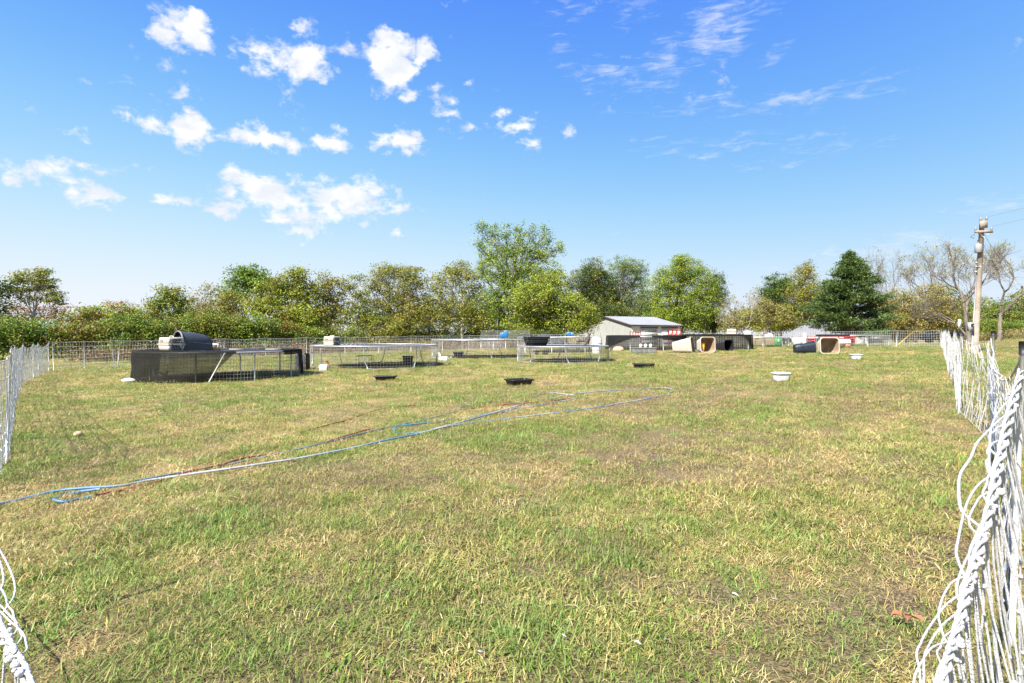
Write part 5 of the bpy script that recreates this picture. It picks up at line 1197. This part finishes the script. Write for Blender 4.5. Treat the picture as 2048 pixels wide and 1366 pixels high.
gate('red ladder-like gate beside the white post', 1615, 1630, 672.5, 690, 44.5, 5, 2)
gate('long red gate seen through the white-railed pen', 1640, 1712, 673, 690, 45.5, 5, 3, r=.025)
p = PG(1609, 44); o = MB().tube([(0, 0, -.1), (0, 0, .9), (0, 0, .96)], [.12, .12, .05], 12).build('white_post', M['postw'], smooth=True); o.location = p; tag(o, 'thick white post beside the red ladder-like gate', 'post')
p = PG(1556, 43.5); T = thing('barrel', 'green barrel with a white patch seen through the far grey pen', 'barrel', p)
MB().loft([ring(.2, 0), ring(.24, .06), ring(.25, .3), ring(.24, .54), ring(.2, .6)]).build('body', M['green'], T, True); MB().box((-.06, -.245, .36), (.16, .02, .22)).build('patch', M['white'], T)
p = PG(1597, 44.5); T = thing('storage_box', 'pale box standing before the house beside the white post', 'box', p); MB().box((0, 0, .32), (.9, .5, .64)).build('body', M['shedw'], T); MB().box((0, 0, .66), (.96, .56, .05)).build('lid', M['steelg'], T)

# grey wire panels and dark tarp behind the blue boxes
T = thing('kennel_fence', 'tall grey wire panel fence behind the blue boxes', 'fence', PG(962, 41)); a0 = np.array(PG(962, 41)); a1 = np.array(PG(1060, 41)); s = MB(); w = MB()
for k in range(5): q = a0 + (a1 - a0) * k / 4; po = MB().tube([q, q + np.array([0, 0, 1.45])], .022, 6).build('post', M['galv'], T, True, True)
for k in range(45): q = a0 + (a1 - a0) * k / 44; w.tube([q, q + np.array([0, 0, 1.42])], .006, 3, cap=False)
for z in np.arange(.05, 1.43, .09): w.tube([a0 + np.array([0, 0, z]), a1 + np.array([0, 0, z])], .006, 3, cap=False)
w.build('wire_mesh', M['wire'], T, False, True, kind='stuff')
p = PG(1092, 42); mb = MB(); rings = []; r_ = np.random.default_rng(4)
for i in range(12):
    t = i / 11; h_ = 1.12 * (math.sin(math.pi * (.06 + .9 * t)) ** .6) * (1 + r_.normal(0, .04)); rings.append([(-1.4 + 2.8 * t, .8 * math.cos(a) * (1 + r_.normal(0, .05)), max(0, h_ * math.sin(a) * (1 + r_.normal(0, .04)))) for a in np.linspace(0, math.pi, 11)])
o = mb.loft(rings, True, True, closed=False).build('tarp_heap', M['trampmat'], smooth=True); o.location = p; tag(o, 'black tarp draped over a heap behind the stack of black tubs', 'tarp')

# ------------------------------------------------------------------ poles, wires, car
def utility():
    d = 27.0; b_ = PG(1949, d); top = P(1964, 447, d); T = thing('utility_pole', 'leaning wooden utility pole with crossarm, transformer and meter box', 'pole', b_); v = top - b_
    MB().tube([-v * .02, v * .5, v], [.145, .125, .10], 12).build('shaft', M['pole'], T, True)
    al = v.normalized(); c = v - al * .42
    arm = MB(); arm.box((c.x, -.13, c.z), (.82, .09, .11)); arm.build('crossarm', M['pole'], T)
    for s_ in (-1, 1): MB().tube([(c.x + s_ * .3, -.15, c.z - .02), (c.x, -.15, c.z - .28)], .016, 5).build('brace', M['galv'], T)
    for x, zt in ((-.38, .06), (.38, .06), (-.14, .52), (.14, .56)):
        z = c.z + zt; MB().loft([[(c.x + x + r * math.cos(2 * math.pi * j / 10), -.12 + r * math.sin(2 * math.pi * j / 10), z + h_) for j in range(10)] for r, h_ in ((.03, 0), (.055, .03), (.04, .06), (.055, .09), (.04, .12), (.03, .17))]).build('insulator', M['porc'], T, True)
    MB().box((c.x, -.12, c.z + .36), (.34, .07, .34)).build('bracket', M['pole'], T)
    q = v * .80 + Vector((-.22, -.14, 0)); n = 14
    tr = MB().loft([[(q.x + r * math.cos(2 * math.pi * j / n), q.y + r * math.sin(2 * math.pi * j / n), q.z + z) for j in range(n)] for r, z in ((.12, -.18), (.15, -.16), (.15, .16), (.13, .22), (.05, .26))]).build('transformer', M['steelg'], T, True)
    MB().tube([(q.x, q.y, q.z + .24), (q.x - .03, q.y, q.z + .42)], .025, 6).build('bushing', M['porc'], tr)
    for z in (.66, .62, .69): qq = v * z + Vector((-.24, -.1, 0)); MB().loft([[(qq.x + r * math.cos(2 * math.pi * j / 8), qq.y + r * math.sin(2 * math.pi * j / 8), qq.z + h_) for j in range(8)] for r, h_ in ((.02, 0), (.06, .02), (.06, .05), (.02, .09))]).build('insulator', M['steelg'], T)
    MB().tube([v * .66 + Vector((-.3, -.1, .04)), v * .66 + Vector((0, -.1, .04))], .02, 5).build('bracket', M['galv'], T)
    MB().tube([v * .03 + Vector((-.19, -.05, 0)), v * .5 + Vector((-.165, -.05, 0)), v * .68 + Vector((-.15, -.04, 0))], .028, 6).build('conduit', M['steelg'], T, True)
    mx = MB().box((-.30, -.14, 1.28), (.22, .16, .42)).build('meter_box', M['steelg'], T); MB().tube([(-.30, -.22, 1.36), (-.30, -.27, 1.36)], .07, 12).build('meter', M['glass'], mx)
    sg_ = MB().box((-.95, -.3, 1.42), (.16, .03, .42), R(10)); sg_.build('small_sign', M['white'], T, label='small white sign plate')
    q = v - al * .5 + Vector((-.55, -.1, -.12)); MB().tube([q, q + Vector((.14, 0, .1)), q + Vector((.1, 0, -.12)), q + Vector((-.06, 0, -.06)), q], .012, 5).build('loop_bracket', M['crated'], T)
    return b_ + v, c + b_
ptop, pc = utility()
p2b = PG(2046, 82); p2t = P(2044, 572, 82)
T = thing('utility_pole', 'distant straight utility pole beside the road', 'pole', p2b); v = p2t - p2b; MB().tube([-v * .02, v], [.17, .13], 10).build('shaft', M['pole'], T, True); MB().box((0, -.15, v.z - .5), (2.2, .1, .12)).build('crossarm', M['pole'], T)
for x in (-1, 0, 1): MB().ball((x, -.15, v.z - .36), .08, 8, 5).build('insulator', M['porc'], T)
def wire(label, a, b_, sag, r=.012, group=None):
    q = [Vector(a).lerp(Vector(b_), t) - Vector((0, 0, sag * 4 * t * (1 - t))) for t in np.linspace(0, 1, 24)]; o = MB().tube([x - q[0] for x in q], r, 4).build('power_line', M['crated']); o.location = q[0]; return tag(o, label, 'wire', group)
for x, y_, z in ((.38, -.12, .25), (.14, -.12, .7)): wire('thin power line running up from the leaning pole crossarm', pc + Vector((x, y_, z)), pc + Vector((9.5 + x, -14, 3.4 + z)), .3, .004, 'power lines from the leaning pole')
for x in (-.38, -.14): wire('thin power line running from the leaning pole to the distant pole', pc + Vector((x, -.1, .2)), p2t + Vector((-1 if x < -.2 else 1, -.15, -.3)), .9, .008, 'power lines to the distant pole')
b_ = Vector(P(1968, 563, 27)); wire('low black service cable leaving the leaning pole', b_, b_ + Vector((14, 20, -.4)), .3, .03)
a = P(1795, 691, 41.5); b_ = P(1843, 650, 38.5); o = MB().tube([(0, 0, 0), b_ - a], .045, 8).build('guy_guard', M['yel'], smooth=True); o.location = a; tag(o, 'yellow guard on a slanting guy wire behind the far netting', 'guy wire')
wire('steel guy wire rising from the yellow guard', b_, pc + Vector((0, 0, -.4)), .05, .006)
p = PG(995, 45); o = MB().tube([(0, 0, -.1), (0, 0, 1.6), (0, 0, 2.75)], [.05, .05, .045], 8).build('metal_pole', M['steelg'], smooth=True); o.location = p; tag(o, 'plain grey metal pole in front of the tallest maple', 'pole')

def car():
    d = 56; p = PG(1893, d); T = thing('car', 'dark blue car parked behind the far right netting', 'car', p, R(8)); L_, W_ = 4.3, 1.75
    side = [(-L_ / 2, .35), (-L_ / 2, .72), (-L_ * .46, .86), (-L_ * .24, .92), (-L_ * .13, 1.36), (L_ * .16, 1.40), (L_ * .33, .95), (L_ * .47, .88), (L_ / 2, .70), (L_ / 2, .35)]
    MB().loft([[(x, y, z * (1 if abs(y) < .8 else .985)) for x, z in side] for y in (-W_ / 2, -W_ * .46, W_ * .46, W_ / 2)]).build('body', M['carb'], T)
    for s_ in (-1, 1):
        y = s_ * (W_ / 2 + .006); MB().add([(-L_ * .20, y, .95), (.0, y, .95), (.0, y, 1.31), (-L_ * .125, y, 1.30)], np.array([(0, 1, 2, 3)])).build('window', M['glass'], T); MB().add([(.08, y, .95), (L_ * .27, y, .96), (L_ * .15, y, 1.32), (.08, y, 1.31)], np.array([(0, 1, 2, 3)])).build('window', M['glass'], T)
        for x in (-L_ * .30, L_ * .30):
            w = MB().tube([(x, s_ * (W_ / 2 - .18), .32), (x, s_ * (W_ / 2 + .02), .32)], .32, 18).build('wheel', M['tyre'], T); MB().tube([(x, s_ * (W_ / 2 + .021), .32), (x, s_ * (W_ / 2 + .03), .32)], .19, 12).build('rim', M['steelg'], w)
        MB().box((-L_ / 2 - .005, s_ * W_ * .36, .68), (.05, .3, .13)).build('headlight', M['white'], T); MB().box((L_ / 2 + .005, s_ * W_ * .37, .72), (.05, .25, .13)).build('tail_light', M['redcap'], T)
car()

# ------------------------------------------------------------------ small things in the grass
r_ = np.random.default_rng(15)
for px, py in ((960, 1322), (1128, 1290), (1392, 1250), (1470, 1205), (1548, 1215), (1275, 1305), (1335, 1300), (430, 1140), (395, 1028)):
    p = G(px, py); s = MB(); q = smooth_path([(-.014, 0, 0), (0, .003, .006), (.015, 0, .003)], 3); n = len(q); wd = [    .001 + .003 * math.sin(math.pi * (.1 + .85 * i / (n - 1))) for i in range(n)]
    s.add([(a.x, a.y + sg * w, a.z + abs(sg) * .002 * w) for a, w in zip(q, wd) for sg in (-1, 1)], np.array([(2 * i, 2 * i + 2, 2 * i + 3, 2 * i + 1) for i in range(n - 1)])); o = s.build('feather', M['feather']); place(o, (p.x, p.y, p.z + .038), rot=(r_.normal(0, .4), r_.normal(0, .3), r_.uniform(0, 6)))
    tag(o, 'small white feather caught in the short grass', 'feather', 'feathers in the grass')
for px, py, rz, lb in ((1795, 1258, .3, 'curled brown dead leaf lying apart on the grass'), (1812, 1262, 1.2, 'brown dead leaf folded against another leaf'), (1828, 1264, 2.2, 'flat brown dead leaf beside the folded leaf')):
    p = G(px, py); s = MB(); v = []
    for i in range(7):
        t = i / 6; w = .018 * math.sin(math.pi * (.08 + .88 * t)); v += [(-.032 + .064 * t, -w, .012 * (1 - t) + abs(w) * .5), (-.032 + .064 * t, 0, .004), (-.032 + .064 * t, w, .010 * t + abs(w) * .6)]
    s.add(v, np.array([(3 * i + k, 3 * i + 3 + k, 3 * i + 4 + k, 3 * i + 1 + k) for i in range(6) for k in (0, 1)])); o = s.build('dead_leaf', M['leafdry'], smooth=True); place(o, (p.x, p.y, p.z + .055), rot=(.15, .1, rz)); tag(o, lb, 'leaf')
p = G(156, 876); o = MB().ball((0, 0, .03), (.05, .04, .035), 9, 6).build('stone', M['stone']); place(o, (p.x, p.y, p.z + .02), .5); tag(o, 'small pale tan stone in the grass near the left netting', 'stone')
